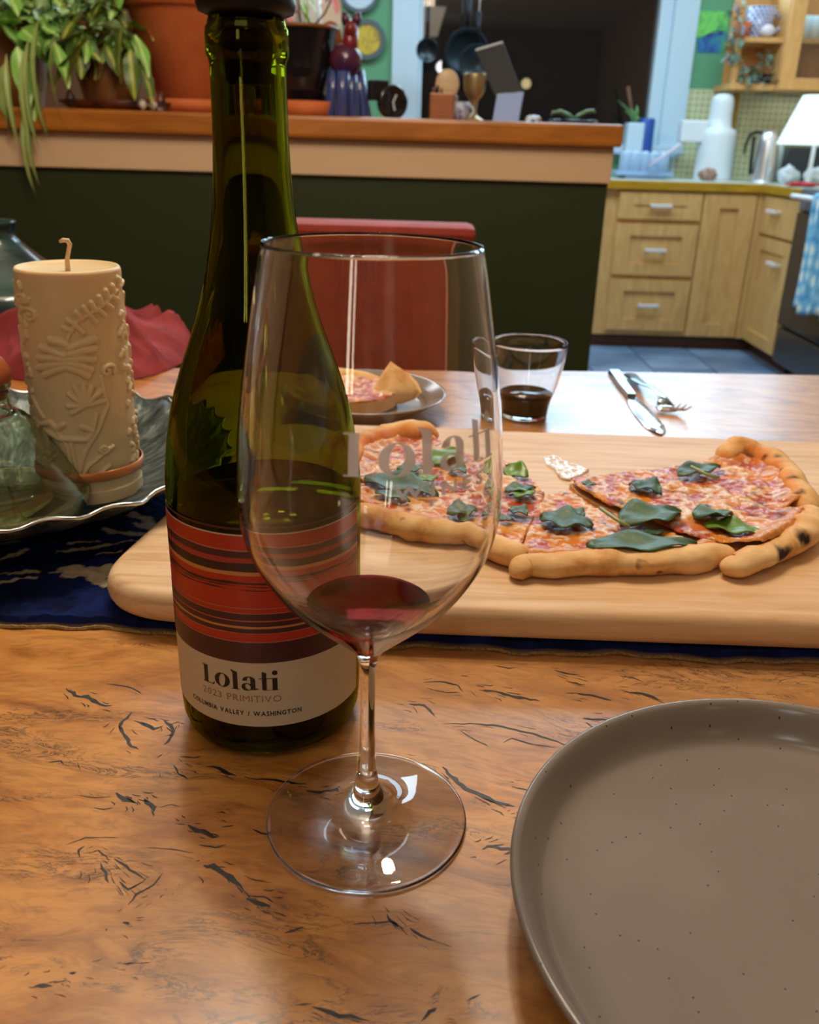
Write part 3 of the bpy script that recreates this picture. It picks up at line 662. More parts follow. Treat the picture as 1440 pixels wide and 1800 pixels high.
def dens(P, k=3):
    """Catmull-Rom resampling of a profile"""
    Q = []
    for i in range(len(P)-1):
        p0, p1, p2, p3 = [Vector(P[max(0, min(len(P)-1, i+d))]) for d in (-1, 0, 1, 2)]
        for s_ in range(k):
            t_ = s_/k; Q.append(.5*((2*p1)+(p2-p0)*t_+(2*p0-5*p1+4*p2-p3)*t_*t_+(3*p1-p0-3*p2+p3)*t_**3))
    Q.append(Vector(P[-1])); return [(max(0, q.x), q.y) for q in Q]
god = dens(go, 3); gid = dens(gi, 3)
wg = thing('wine_glass', 'large stemmed wine glass holding a little red wine in front of bottle', 'wine glass', (gx, gy, T))
MB().lathe(god+list(reversed(gid)), (gx, gy, T+.0003), 128, cap=False).build('glass_body', M['glass'], wg, 'all', merge=True)
gzl = .0925
li = [(r+.00004, z) for r, z in gid if z < gzl]; rl = np.interp(gzl, [z for r, z in gid], [r for r, z in gid])
li[0] = (0, gi[0][1]-.00004)
li += [(rl+.00004, gzl+.0004), (rl-.0012, gzl), (0, gzl)]
MB().lathe(li, (gx, gy, T+.0003), 96, cap=False).build('wine', M['wine'], wg, 'all', merge=True)
etch = bpy.data.materials.new('etched_frost'); etch.use_nodes = True; te = etch.node_tree; be = te.nodes['Principled BSDF']
be.inputs['Base Color'].default_value = lin(244, 232, 222); be.inputs['Roughness'].default_value = .6; be.inputs['Alpha'].default_value = .92
te.links.remove(te.nodes['Material Output'].inputs[0].links[0]); te.nodes.remove(be)
dA = te.nodes.new('ShaderNodeBsdfDiffuse'); dB = te.nodes.new('ShaderNodeBsdfTranslucent'); dT_ = te.nodes.new('ShaderNodeBsdfTransparent'); mA = te.nodes.new('ShaderNodeMixShader'); mB = te.nodes.new('ShaderNodeMixShader')
for q_ in (dA, dB): q_.inputs[0].default_value = lin(240, 230, 222)
mA.inputs[0].default_value = .5; mB.inputs[0].default_value = .9
te.links.new(dA.outputs[0], mA.inputs[1]); te.links.new(dB.outputs[0], mA.inputs[2]); te.links.new(dT_.outputs[0], mB.inputs[1]); te.links.new(mA.outputs[0], mB.inputs[2]); te.links.new(mB.outputs[0], te.nodes['Material Output'].inputs[0])
faint = mat('faint_etching', lin(210, 200, 190), .5, Alpha=.45)
azg = math.atan2(-gy, -gx)
gz = np.array([z for r, z in god]); gr = np.array([r for r, z in god])
kk = np.searchsorted(gz[60:], .08)+60
def rad_at(z): return float(np.interp(z, gz[kk:], gr[kk:]))
def gl_pt(a, z, e=.00012): r = rad_at(z)+e; return Vector((gx+r*math.cos(azg+a), gy+r*math.sin(azg+a), T+.0003+z))
def glhit(px, py):
    d = ray(px, py); best = None
    for k in range(2000):
        t_ = .18+k*.00012; p = CP+d*(t_/d.length*1.0); z = p.z-T-.0003
        if .08 < z < .211 and math.hypot(p.x-gx, p.y-gy) < rad_at(z):
            ang = math.atan2(p.y-gy, p.x-gx)-azg; return (ang+PI) % (2*PI)-PI, z
    return 1.2, .15
aL, zL = glhit(606, 837); aR, zR = glhit(866, 806); _, zTt = glhit(612, 760)
print('glass text', aL, zL, aR, zR, zTt)
hh = (zTt-zL); zb0 = zL
for g in lolati(): wrap(g, lambda x, y: gl_pt(aL+(aR-aL)*x/TW, zb0+hh*y), wg, etch)
gs, W = font_glyphs('WINES', 2.6, .03)
a_l, z_l = glhit(692, 879); a_r, z_r = glhit(848, 862); _, z_t = glhit(700, 856)
print('wines', a_l, z_l, a_r, z_r, z_t)
for g in gs: wrap(g, lambda x, y: gl_pt(a_l+(a_r-a_l)*x/W, z_l+(z_t-z_l)*y/.69), wg, etch)
for line, (px, py), wd in (('SCHOTT', (640, 1530), 62), ('ZWIESEL', (648, 1543), 64)):
    gs, W = font_glyphs(line, 1.3); p0 = onz(px, py, T+.0032); p1 = onz(px+wd, py-5, T+.0032); up_ = Vector((-(p1-p0).y, (p1-p0).x, 0)).normalized()
    sc_ = (p1-p0).length/W
    for g in gs:
        def f(x, y):
            q = p0+(p1-p0)*(x/W)+up_*(y*sc_*1.3); r_ = math.hypot(q.x-gx, q.y-gy)
            q.z = T+.0003+float(np.interp(r_, [.0062, .0085, .0125, .020, .030, .037], [.013, .0094, .0066, .0042, .0026, .0018]))+.0001
            return q
        wrap(g, f, wg, faint)

# ================================================================== NEAR PLATE (right front)
pr_ = .128
pcx, pcy = .1422, .2142
pp = [(0, .004), (.080, .004), (.100, .0042), (.1075, .0030), (.1085, .0045), (.1165, .0100), (.1240, .0175), (.1276, .0225), (.1288, .0240), (.1280, .0252), (.1262, .0254), (.1245, .0243), (.1220, .0205), (.1185, .0145), (.1150, .0102), (.1100, .0082), (.100, .0074), (.0500, .0070), (0, .0070)]
pp = [(r_*.1063/.1288, z_*.95) for r_, z_ in pp]
pl = tag(MB().lathe(dens(pp, 3), (pcx, pcy, T+.0002), 160, cap=False).build('dinner_plate', M['plate'], None, 'all', loc=(pcx, pcy, T), merge=True), 'taupe speckled stoneware plate, empty, at right front of the table', 'plate')

# ================================================================== PIZZA
def np_val(x, y, s, seed): return vnoise(np.asarray(x), np.asarray(y), s, seed)
M['topping'] = vcmat('pizza_topping', .36, .3, 900, .9, .0012)
M['topping'].node_tree.nodes['Principled BSDF'].inputs['Coat Weight'].default_value = .3
M['topping'].node_tree.nodes['Principled BSDF'].inputs['Coat Roughness'].default_value = .12
m = mat('baked_crust', lin(220, 160, 92), .7, .25); t = NT(m)
c1 = t.noise(t.coord(), 34, 5, .6, .3); c2 = t.noise(t.coord(), 62, 2, .5, .2); c3 = t.noise(t.coord(), 240, 4, .6)
b_ = t.ramp(c1, [(.32, lin(186, 122, 66)), (.46, lin(216, 164, 102)), (.66, lin(230, 190, 134))])
at_ = t.n('ShaderNodeVertexColor', layer_name='col')
sc_c = t.n('ShaderNodeSeparateColor'); t.l(at_.outputs[0], sc_c.inputs[0])
b_ = t.mix(t.math('MULTIPLY', sc_c.outputs[1], .8), b_, t.ramp(c1, [(.4, lin(196, 84, 22)), (.6, lin(226, 136, 44))]))
b_ = t.mix(sc_c.outputs[0], b_, lin(44, 24, 14))
t.col(t.mix(t.ramp(c2, [(.70, (0, 0, 0)), (.76, (.8, .8, .8))]), b_, lin(70, 36, 18))); t.bump(c3, .35, .0008); M['crust'] = m
M['dough'] = noisy('baked_dough', lin(214, 150, 84), lin(232, 182, 120), 60, .75, bump=.3)
PZ = BZ+.0002
def in_poly(x, y, P):
    c = np.zeros_like(x, bool); k = len(P)
    for i in range(k):
        (xa_, ya_), (xb_, yb_) = P[i], P[(i+1) % k]
        cond = ((ya_ > y) != (yb_ > y)); xi = (xb_-xa_)*(y-ya_)/((yb_-ya_) or 1e-12)+xa_; c ^= cond & (x < xi)
    return c
def topping(P, name, parent, z0=.0075, mat_=None, seed=0, step=.0011, loc=None, base=PZ, lift=None, edges=()):
    """bumpy sauce-and-cheese sheet filling the outline P, with its dough edge going down to the board"""
    P = [tuple(p) for p in P]; xs_ = np.arange(min(p[0] for p in P)-step, max(p[0] for p in P)+2*step, step); ys_ = np.arange(min(p[1] for p in P)-step, max(p[1] for p in P)+2*step, step)
    GX, GY = np.meshgrid(xs_, ys_); ins = in_poly(GX, GY, P)
    cell = ins[:-1, :-1] | ins[1:, :-1] | ins[:-1, 1:] | ins[1:, 1:]
    # snap outside vertices onto the outline
    A = np.array(P); Bp = np.roll(A, -1, 0); out = ~ins
    ox, oy = GX[out], GY[out]; best = np.full(ox.shape, 1e9); qx = ox.copy(); qy = oy.copy()
    for a, b in zip(A, Bp):
        L = ((b-a)**2).sum()+1e-12; t_ = np.clip(((ox-a[0])*(b[0]-a[0])+(oy-a[1])*(b[1]-a[1]))/L, 0, 1)
        cx2 = a[0]+t_*(b[0]-a[0]); cy2 = a[1]+t_*(b[1]-a[1]); d2 = (cx2-ox)**2+(cy2-oy)**2; m_ = d2 < best
        best[m_] = d2[m_]; qx[m_] = cx2[m_]; qy[m_] = cy2[m_]
    GX[out] = qx; GY[out] = qy
    n_a = vnoise(GX+.3, GY, 55, 20+seed); n_b = vnoise(GX, GY, 190, 31); n_c = vnoise(GX, GY, 420, 33); n_d = vnoise(GX, GY, 95, 44)
    h = z0+.0022*(n_a-.4)+.0016*(n_b-.5)+.0010*(n_c-.5)
    if lift: h = h+lift(GX, GY)
    de = np.full(GX.shape, 1e9)
    for el in edges:
        for a, b in zip(el[:-1], el[1:]):
            L = (b[0]-a[0])**2+(b[1]-a[1])**2+1e-12; t_ = np.clip(((GX-a[0])*(b[0]-a[0])+(GY-a[1])*(b[1]-a[1]))/L, 0, 1)
            de = np.minimum(de, np.hypot(GX-a[0]-t_*(b[0]-a[0]), GY-a[1]-t_*(b[1]-a[1])))
    rise = np.clip(1-(de-.005)/.015, 0, 1); rise = rise*rise*(3-2*rise); h = h+rise*.0036*(.8+.4*n_a)-.006*np.clip(1-de/.0045, 0, 1)
    GZ = base+h; GZ[out] -= .0015
    cheese = np.clip((n_a*.55+n_b*.35+n_c*.25-.55)*8, 0, 1)[..., None]; oil = np.clip((n_d-.42)*5, 0, 1)[..., None]; white = np.clip((n_c*.6+n_b*.55-.66)*12, 0, 1)[..., None]
    sauce = np.array(lin(186, 66, 8)[:3]); sauce2 = np.array(lin(228, 132, 24)[:3]); ch = np.array(lin(232, 158, 58)[:3]); wh = np.array(lin(248, 232, 204)[:3]); br = np.array(lin(110, 44, 18)[:3])
    c_ = sauce+(sauce2-sauce)*oil; c_ = c_+(ch-c_)*cheese*.9; c_ = c_+(wh-c_)*white*.5
    dk = np.clip((vnoise(GX, GY, 130, 50)-.78)*6, 0, 1)[..., None]; c_ = c_+(br-c_)*dk
    gold = np.array(lin(222, 142, 62)[:3]); rz = np.clip(rise*1.5-.35+.7*(n_a-.5)+.5*(n_b-.5), 0, 1)[..., None]*.9; c_ = c_+(gold-c_)*rz
    idx = -np.ones(GX.shape, int); use = np.zeros(GX.shape, bool)
    use[:-1, :-1] |= cell; use[1:, :-1] |= cell; use[:-1, 1:] |= cell; use[1:, 1:] |= cell
    idx[use] = np.arange(use.sum()); mb_ = MB(); mb_.v = [tuple(q) for q in np.stack([GX[use], GY[use], GZ[use]], -1)]
    J, I = np.nonzero(cell); mb_.f = [(idx[j, i], idx[j, i+1], idx[j+1, i+1], idx[j+1, i]) for j, i in zip(J, I)]
    mb_.c = c_[use]
    o_ = mb_.build(name, mat_ or M['topping'], parent, 'all', loc=loc)
    return o_
def crust(path, rad, name, parent, spots=(), flat=.80, seed=0, zc=None, base=PZ, cen=None):
    P = [Vector(p) for p in path]; Q = []; Rq = []
    for i in range(len(P)-1):
        p0, p1, p2, p3 = [P[max(0, min(len(P)-1, i+d))] for d in (-1, 0, 1, 2)]
        r1_, r2_ = rad[i], rad[i+1]
        for k in range(10):
            s_ = k/10; Q.append(.5*((2*p1)+(p2-p0)*s_+(2*p0-5*p1+4*p2-p3)*s_*s_+(3*p1-p0-3*p2+p3)*s_**3)); Rq.append(r1_+(r2_-r1_)*s_)
    Q.append(P[-1]); Rq.append(rad[-1]); n_ = 20
    Q = [Vector((q.x, q.y, 0)) for q in Q]
    Rq = [r_*min(1, .35+.65*math.sin(min(1, (i+1)/6)*PI/2), .35+.65*math.sin(min(1, (len(Rq)-i)/6)*PI/2)) for i, r_ in enumerate(Rq)]
    Q = [Vector((q.x, q.y, base+r*flat*.93+(q2z if zc else 0))) for q, r, q2z in zip(Q, Rq, (np.interp(np.linspace(0, 1, len(Q)), np.linspace(0, 1, len(zc)), zc) if zc else [0]*len(Q)))]
    mb_ = MB().tube(Q, Rq, n_, flat)
    vv = []; cc = []
    for i, v in enumerate(mb_.v):
        v = Vector(v); k = min(i//n_, len(Q)-1); d = (v-Q[k]); 
        nz_ = mn.noise(v*48+Vector((seed, 0, 0)))*.34+mn.noise(v*110)*.16+mn.noise(v*260)*.05
        v = Q[k]+d*(1+nz_)
        if v.z < base: v.z = base
        vv.append(tuple(v)); s_ = 0
        for (sx_, sy_, sz_, sr) in spots:
            dd_ = (v-Vector((sx_, sy_, sz_))).length/sr+mn.noise(v*160)*.35; s_ = max(s_, min(1, max(0, (1.05-dd_)*4)))
        ins_ = 0
        if cen is not None:
            dv2 = Vector((cen[0]-Q[k].x, cen[1]-Q[k].y, 0)).normalized(); dl = d.normalized(); ins_ = max(0, min(1, (dl.dot(dv2)-.15)*1.6+mn.noise(v*90)*.5))*max(0, min(1, (dl.z+.3)*2))
        cc.append((s_, ins_, 0))
    mb_.v = vv; mb_.c = np.array(cc)
    return mb_.build(name, M['crust'], parent, 'all')
PXZ = PZ+.008
def pw(pts_, z=PXZ): return [(onz(x, y, z).x, onz(x, y, z).y) for x, y in pts_]
def skirt(P, parent, h=.0072, base=PZ):
    mb_ = MB().prism([p for p in P], base, base+h-.0008); return mb_.build('dough_base', M['dough'], parent)
def leafmesh(L, W, fold=.25, curl=.3, n_=10, m_=6, wavy=.0, tip=1.0):
    """leaf blade along +X, midrib crease, slight thickness by solidify later"""
    vs = []; fs = []
    for i in range(n_+1):
        u = i/n_; wd_ = W*.5*max(.02, math.sin(PI*min(1, u**.8))**.85)*(1 if u < .97 else .3)
        for j in range(-m_//2, m_//2+1):
            q = j/(m_/2); x = L*u; y = wd_*q
            z = abs(q)*wd_*fold - curl*L*(u-.5)**2 + curl*L*.25*0 + wavy*W*math.sin(u*13+q*2)*abs(q) + .10*wd_*(1-abs(q))*math.sin(u*11)
            vs.append((x, y, z))
    k = m_+1
    fs = [(i*k+j, (i+1)*k+j, (i+1)*k+j+1, i*k+j+1) for i in range(n_) for j in range(m_)]
    return vs, fs
m = mat('basil_leaf', lin(52, 84, 44), .46, .5); t = NT(m)
t.col(t.ramp(t.noise(t.coord(), 60, 3), [(.3, lin(42, 70, 44)), (.7, lin(78, 108, 72))])); t.bump(t.noise(t.coord(), 380, 3), .3, .0006); M['basil'] = m
m = mat('bright_basil_leaf', lin(96, 132, 34), .35, .5); M['basil2'] = m
def basil(parent, p0, p1, wpx, z=.0115, mat_='basil', fold=.35, curl=.25, tilt=0, base=PZ):
    a = onz(*p0, base+z); b = onz(*p1, base+z); d = b-a; L = d.length; dist_ = (a-CP).length
    W = wpx/F0*dist_*2.4
    vs, fs = leafmesh(L*1.08, min(W, L*1.1), fold*.5, curl*.55, 14, 8, .06)
    Mx = Matrix.Translation(a) @ Matrix.Rotation(math.atan2(d.y, d.x), 4, 'Z') @ Matrix.Rotation(tilt, 4, 'X')
    mb_ = MB().add([Mx @ Vector(v) for v in vs], fs); o_ = mb_.build('basil_leaf', M[mat_], parent, 'all')
    md_ = o_.modifiers.new('s', 'SOLIDIFY'); md_.thickness = .0006
    return o_
def slice_(label, pos_poly, crust_px, rads, leaves, spots=(), seed=0, lift=None, zc=None, crz=PXZ, group='pizza slices on the cutting board'):
    P = pw(pos_poly); cx3 = sum(p[0] for p in P)/len(P); cy3 = sum(p[1] for p in P)/len(P)
    r = thing('pizza_slice', label, 'pizza slice', (cx3, cy3, PZ), group)
    topping(P, 'topping', r, seed=seed, lift=lift, edges=[pw(cp, crz) for cp in crust_px]); skirt(P, r)
    sp = [(*onz(x, y, PZ+.012), s_) for x, y, s_ in spots]
    for cp, rr in zip(crust_px, rads):
        crust([(*q, 0) for q in pw(cp, crz)], rr, 'crust', r, sp, seed=seed, zc=zc, cen=(cx3, cy3))
    for lf in leaves: basil(r, *lf[:3], **(lf[3] if len(lf) > 3 else {}))
    return r
s1 = slice_('pizza slice seen through the wine glass, farther crust at board back', [(600, 835), (636, 790), (700, 772), (768, 770), (845, 800), (905, 812), (935, 838), (958, 864), (890, 868), (800, 868), (640, 850)],
  [[(596, 842), (612, 806), (634, 783), (680, 767), (730, 760), (775, 764)]], [[.010, .011, .0115, .0115, .011, .008]],
  [((640, 840), (768, 868), 30, dict(tilt=.1)), ((803, 822), (835, 832), 20), ((770, 815), (812, 790), 24, dict(mat_='basil2')), ((888, 818), (925, 834), 16, dict(mat_='basil2', tilt=.5)), ((888, 862), (938, 856), 16), ((700, 826), (752, 824), 20), ((735, 848), (775, 842), 16, dict(mat_='basil2'))], seed=1)
s2 = slice_('pizza slice with front crust behind the wine glass and bottle', [(600, 850), (640, 853), (800, 871), (957, 869), (940, 905), (915, 955), (900, 966), (860, 952), (833, 940), (780, 938), (730, 925), (680, 910), (633, 892), (600, 880)],
  [[(585, 880), (633, 904), (680, 919), (730, 931), (780, 940), (833, 947), (863, 957), (900, 970), (917, 975)]], [[.007, .0085, .009, .009, .0095, .0095, .0085, .0085, .008]],
  [((795, 906), (858, 901), 26), ((878, 914), (900, 911), 16), ((897, 893), (926, 903), 20), ((820, 905), (838, 925), 10, dict(mat_='basil', tilt=.6)), ((905, 872), (938, 862), 14, dict(mat_='basil2')), ((660, 868), (720, 884), 14)], seed=2)
s3 = slice_('long pizza slice in front centre with a big flat basil leaf', [(918, 960), (938, 903), (957, 873), (977, 866), (1000, 860), (1050, 892), (1091, 905), (1150, 926), (1215, 950), (1275, 968), (1256, 972), (1219, 979), (1162, 986), (1087, 988), (1031, 988), (975, 988), (930, 985)],
  [[(912, 1000), (925, 987), (975, 989), (1031, 986), (1087, 985), (1162, 984), (1219, 978), (1256, 970), (1288, 966)]], [[.006, .0072, .0080, .0088, .0093, .0090, .0084, .0078, .0068]],
  [((949, 906), (1036, 920), 34), ((1031, 956), (1212, 953), 30, dict(z=.0135, curl=.08)), ((1000, 893), (1025, 905), 14)], [(1200, 996, .006), (925, 1004, .004), (945, 958, .004)], seed=3)
s4 = slice_('pizza slice at right with charred spots along its outer crust', [(1002, 846), (1025, 843), (1040, 842), (1110, 862), (1150, 866), (1220, 876), (1308, 890), (1370, 905), (1412, 910), (1388, 948), (1338, 968), (1290, 966), (1215, 948), (1140, 918), (1091, 900), (1045, 880), (1015, 862)],
  [[(1280, 984), (1300, 990), (1342, 974), (1380, 957), (1408, 934), (1420, 912), (1424, 890)]], [[.0065, .0082, .0092, .0096, .0098, .0092, .0075]],
  [((1091, 912), (1192, 893), 36, dict(z=.015, curl=.5)), ((1220, 906), (1284, 902), 30, dict(tilt=-.2, z=.015)), ((1240, 920), (1335, 936), 26, dict(mat_='basil2', z=.013)), ((1022, 848), (1046, 851), 12), ((1130, 938), (1165, 932), 10)], [(1388, 968, .0085), (1410, 945, .006), (1387, 918, .005), (1398, 935, .004), (1300, 1000, .0035)], seed=4,
  lift=lambda x, y: .004)
s5 = slice_('pizza slice at far right with a tall puffed curling crust', [(1048, 843), (1060, 838), (1115, 830), (1163, 826), (1207, 818), (1258, 812), (1285, 806), (1330, 812), (1374, 830), (1400, 858), (1412, 884), (1370, 900), (1308, 888), (1220, 873), (1150, 863), (1110, 858)],
  [[(1272, 812), (1292, 800), (1325, 802), (1352, 812), (1374, 826), (1396, 850), (1412, 874), (1420, 896)]], [[.007, .0095, .0105, .0100, .0100, .0100, .0098, .008]],
  [((1110, 846), (1160, 862), 34, dict(z=.015, curl=.5)), ((1192, 832), (1262, 818), 20, dict(z=.014))], [(1366, 812, .006), (1395, 848, .005), (1350, 808, .004), (1330, 822, .003), (1408, 872, .004)], seed=5, lift=lambda x, y: .002, zc=[.004, .008, .003, .002, .001, 0, 0, 0])
# basil stems
for par, a, b in ((s3, (1055, 893, .016), (1106, 926, .014)), (s5, (1215, 820, .018), (1262, 840, .016))):
    MB().tube([onz(a[0], a[1], PZ+a[2]), onz((a[0]+b[0])/2+2, (a[1]+b[1])/2+3, PZ+a[2]), onz(b[0], b[1], PZ+b[2])], .0011, 8).build('basil_stem', mat('pale_stem', lin(150, 160, 100), .4), par, 'all')
# smear of melted cheese left on the board
P = pw([(953, 803), (975, 802), (1000, 812), (1020, 822), (1036, 828), (1022, 836), (1000, 846), (985, 842), (975, 828), (958, 816)], PZ)
o = topping(P, 'cheese_smear', None, z0=.0012, step=.0008, loc=(P[0][0], P[0][1], PZ), mat_=mat('melted_cheese', lin(226, 206, 190), .12, .7))
tag(o, 'pale shiny smear of melted cheese left bare on the board', 'cheese')

# ================================================================== TUMBLER
tx, ty = onz(921, 731, T).x, onz(921, 731, T).y
dT = (Vector((tx, ty, T))-CP).length
def pr_at(px): return px/F0*dT*.985
rb_, rt_ = pr_at(40), pr_at(64)
ht = (ony(930, 600, ty).z-T); hw = ony(925, 688, ty).z-T
print('tumbler', tx, ty, rb_, rt_, ht, hw)
tum = thing('glass_tumbler', 'short clear glass tumbler half full of dark red wine', 'glass', (tx, ty, T))
op = [(0, 0), (rb_*.9, 0), (rb_, .003), (rb_*1.08, .015), (rb_+(rt_-rb_)*.62, ht*.48), (rt_*.985, ht*.8), (rt_, ht-.001), (rt_-.0006, ht)]
ip = [(0, .003), (rb_*.90, .0035), (rb_*.98, .010), (rb_+(rt_-rb_)*.62-.0016, ht*.48), (rt_*.985-.0014, ht*.8), (rt_-.0013, ht-.001)]
MB().lathe(dens(op, 3)+list(reversed(dens(ip, 3))), (tx, ty, T+.0003), 72, cap=False).build('glass_body', M['tglass'], tum, 'all', merge=True)
idn = dens(ip, 3); wl = [(r+.00005, z) for r, z in idn if z < hw]; rr_ = np.interp(hw, [z for r, z in idn], [r for r, z in idn])
wl[0] = (0, wl[0][1]-.00005); wl += [(rr_+.00005, hw), (0, hw)]
MB().lathe(wl, (tx, ty, T+.0003), 72, cap=False).build('wine', M['winedark'], tum, 'all', merge=True)

# ================================================================== FAR PLATE AND SLICE
c = onz(640, 700, T+.015); R_ = .083; fx, fy = c.x, c.y+.0
fp = tag(MB().lathe(dens([(0, .003), (.05, .003), (.055, .004), (.068, .012), (R_, .021), (R_-.0006, .0225), (R_-.003, .022), (.064, .014), (.056, .0075), (0, .0065)], 3), (fx, fy, T+.0002), 96, cap=False).build('side_plate', M['plate'], None, 'all', loc=(fx, fy, T), merge=True), 'dark stoneware plate behind the board with a folded pizza slice on it', 'plate')
r = thing('pizza_slice', 'leftover pizza slice with crust standing upright on the far plate', 'pizza slice', (fx, fy, T+.01))
P = [(fx-.075, fy+.03), (fx-.07, fy-.03), (fx-.03, fy-.05), (fx+.01, fy-.045), (fx+.035, fy-.01), (fx+.03, fy+.03), (fx-.01, fy+.05), (fx-.05, fy+.05)]
P = smooth_closed(P, 2)
topping(P, 'topping', r, z0=.016, base=T+.008, seed=7, step=.0015); MB().prism(P, T+.010, T+.022).build('dough_base', M['dough'], r)
crust([(fx-.075, fy+.04, 0), (fx-.03, fy+.057, 0), (fx+.015, fy+.052, 0)], [.009, .011, .009], 'crust', r, seed=8, base=T+.012)
# bent flap of dough standing up
Yf_ = fy-.01
cor = [(632, 738), (636, 722), (655, 690), (672, 662), (688, 642), (700, 650), (722, 662), (740, 678), (748, 694), (735, 706), (712, 718), (688, 732), (660, 741)]
F3 = [ony(x, y, Yf_) for x, y in cor]
cen3 = sum(F3, Vector())/len(F3); mb = MB(); k = len(F3); rn = 7
for side, off in ((0, -.010), (1, .007)):
    for j in range(rn+1):
        for i in range(k):
            q = cen3.lerp(F3[i], j/rn); bulge = off*(1-(j/rn)**2)*(1+.5*mn.noise(q*60)); mb.v.append((q.x, q.y+bulge+(q.z-T)*.35, max(q.z, T+.012)))
nb_ = (rn+1)*k
for s_ in (0, nb_):
    for j in range(rn):
        for i in range(k): mb.f.append((s_+j*k+i, s_+j*k+(i+1) % k, s_+(j+1)*k+(i+1) % k, s_+(j+1)*k+i))
for i in range(k): mb.f.append((rn*k+i, rn*k+(i+1) % k, nb_+rn*k+(i+1) % k, nb_+rn*k+i))
mb.c = np.zeros((len(mb.v), 3)); mb.build('crust', M['crust'], r, 'all')

# ================================================================== KNIFE AND FORK
def blade(px_pts, widths, name, parent, mat_, th_=.0016, z=T+.001, smooth=True):
    """flat strip along pixel path on the table, widths in metres"""
    Pq = [onz(x, y, z) for x, y in px_pts]; mb_ = MB(); vs = []; k = len(Pq)
    for i, p in enumerate(Pq):
        t_ = (Pq[min(i+1, k-1)]-Pq[max(0, i-1)]).normalized(); nr = Vector((-t_.y, t_.x, 0)); w_ = widths[i]/2
        for s_, zz in ((-1, 0), (-.8, th_), (.8, th_), (1, 0)): vs.append(p+nr*w_*s_+Vector((0, 0, zz)))
    fs = []
    for i in range(k-1):
        for j in range(4): fs.append((i*4+j, i*4+(j+1) % 4, (i+1)*4+(j+1) % 4, (i+1)*4+j))
    fs += [(0, 1, 2, 3), tuple((k-1)*4+j for j in (3, 2, 1, 0))]
    return mb_.add(vs, fs).build(name, mat_, parent, smooth)
kn = thing('table_knife', 'steel table knife lying beyond the board beside the fork', 'knife', onz(1120, 700, T))
blade([(1079, 657), (1086, 667), (1096, 682), (1110, 700)], [.014, .013, .012, .010], 'handle', kn, M['handle'], .005)
blade([(1110, 699), (1120, 712), (1135, 730), (1150, 748), (1158, 758), (1162, 764)], [.011, .018, .021, .020, .014, .003], 'blade', kn, M['silver'], .0014)
fk = thing('fork', 'steel dinner fork with raised tines beside the knife', 'fork', onz(1165, 700, T))
fz = [(1108, 659, .004), (1118, 668, .006), (1132, 676, .010), (1146, 681, .012), (1158, 690, .012), (1166, 700, .010), (1170, 712, .006)]
Pq = [onz(x, y, T+z) for x, y, z in fz]; 
MB().tube(Pq, [.008, .007, .0045, .0035, .0035, .005, .009], 12, .32).build('handle', M['handle'], fk, 'all')
for i, (ex, ey) in enumerate(((1189, 704), (1198, 706), (1208, 708), (1216, 711))):
    a = onz(1166+i*4.5, 719-i*1.0, T+.004); b = onz((1166+ex)/2+i*3.4, 724+i*.5-2, T+.0035); c_ = onz(ex, ey+3, T+.013)
    MB().tube([a, a.lerp(b, .6), b.lerp(c_, .35), c_], [.0013, .0012, .0011, .0005], 8).build('tine', M['silver'], fk, 'all')
MB().tube([onz(1164, 706, T+.006), onz(1170, 716, T+.005), onz(1174, 722, T+.004)], [.004, .010, .0095], 12, .2).build('fork_head', M['silver'], fk, 'all')

# ================================================================== DISH, CANDLE, JAR
dx, dy = onz(2, 826, T+.03).x, onz(2, 826, T+.03).y+.0
m = mat('patinated_metal', lin(84, 92, 88), .42, .5, .55); t = NT(m)
tc = t.n('ShaderNodeTexCoord'); sx_ = t.n('ShaderNodeSeparateXYZ'); t.l(tc.outputs['Object'], sx_.inputs[0])
an = t.math('ARCTAN2', sx_.outputs[1], sx_.outputs[0]); cbn = t.n('ShaderNodeCombineXYZ'); t.l(an, cbn.inputs[0])
ln = t.n('ShaderNodeVectorMath', operation='LENGTH'); t.l(tc.outputs['Object'], ln.inputs[0]); rad_ = t.math('MULTIPLY', ln.outputs['Value'], 3.0); t.l(rad_, cbn.inputs[1])
nn = t.noise(cbn.outputs[0], 16, 5, .7, .5)
t.col(t.ramp(nn, [(.3, lin(36, 42, 42)), (.5, lin(84, 94, 92)), (.7, lin(142, 152, 148))])); t.bump(nn, .5, .002); M['patina'] = m
NA, NR = 180, 14; vs = []; fs = []; DR = .146
for s_, dz in ((0, 0), (1, .0016)):
    for j in range(NR+1):
        u = j/NR
        for i in range(NA):
            a = 2*PI*i/NA; sc_ = 1+.022*u**3*math.sin(a*26)+.012*u**2*math.sin(a*9+1); rr_ = DR*u*sc_
            z = .0035+.006*u**2+.030*max(0, (u-.40)/.60)**1.7+.0016*u**3*math.sin(a*26+1.2)
            vs.append((dx+rr_*math.cos(a), dy+rr_*math.sin(a), MZ+z+dz))
nb_ = (NR+1)*NA
for s_ in (0, nb_):
    for j in range(NR):
        for i in range(NA): fs.append((s_+j*NA+i, s_+j*NA+(i+1) % NA, s_+(j+1)*NA+(i+1) % NA, s_+(j+1)*NA+i))
for i in range(NA): fs.append((NR*NA+i, NR*NA+(i+1) % NA, nb_+NR*NA+(i+1) % NA, nb_+NR*NA+i))
dish = tag(MB().add(vs, fs).build('metal_dish', M['patina'], None, 'all', loc=(dx, dy, MZ), merge=False), 'dark grey-green metal dish with wavy rim holding candle and jar', 'dish')
rim = MB(); rp = []
for i in range(NA+1):
    a = 2*PI*i/NA; sc_ = 1+.022*math.sin(a*26)+.012*math.sin(a*9+1); rp.append((dx+DR*sc_*math.cos(a), dy+DR*sc_*math.sin(a), MZ+.0035+.036+.0016*math.sin(a*26+1.2)+.0008))
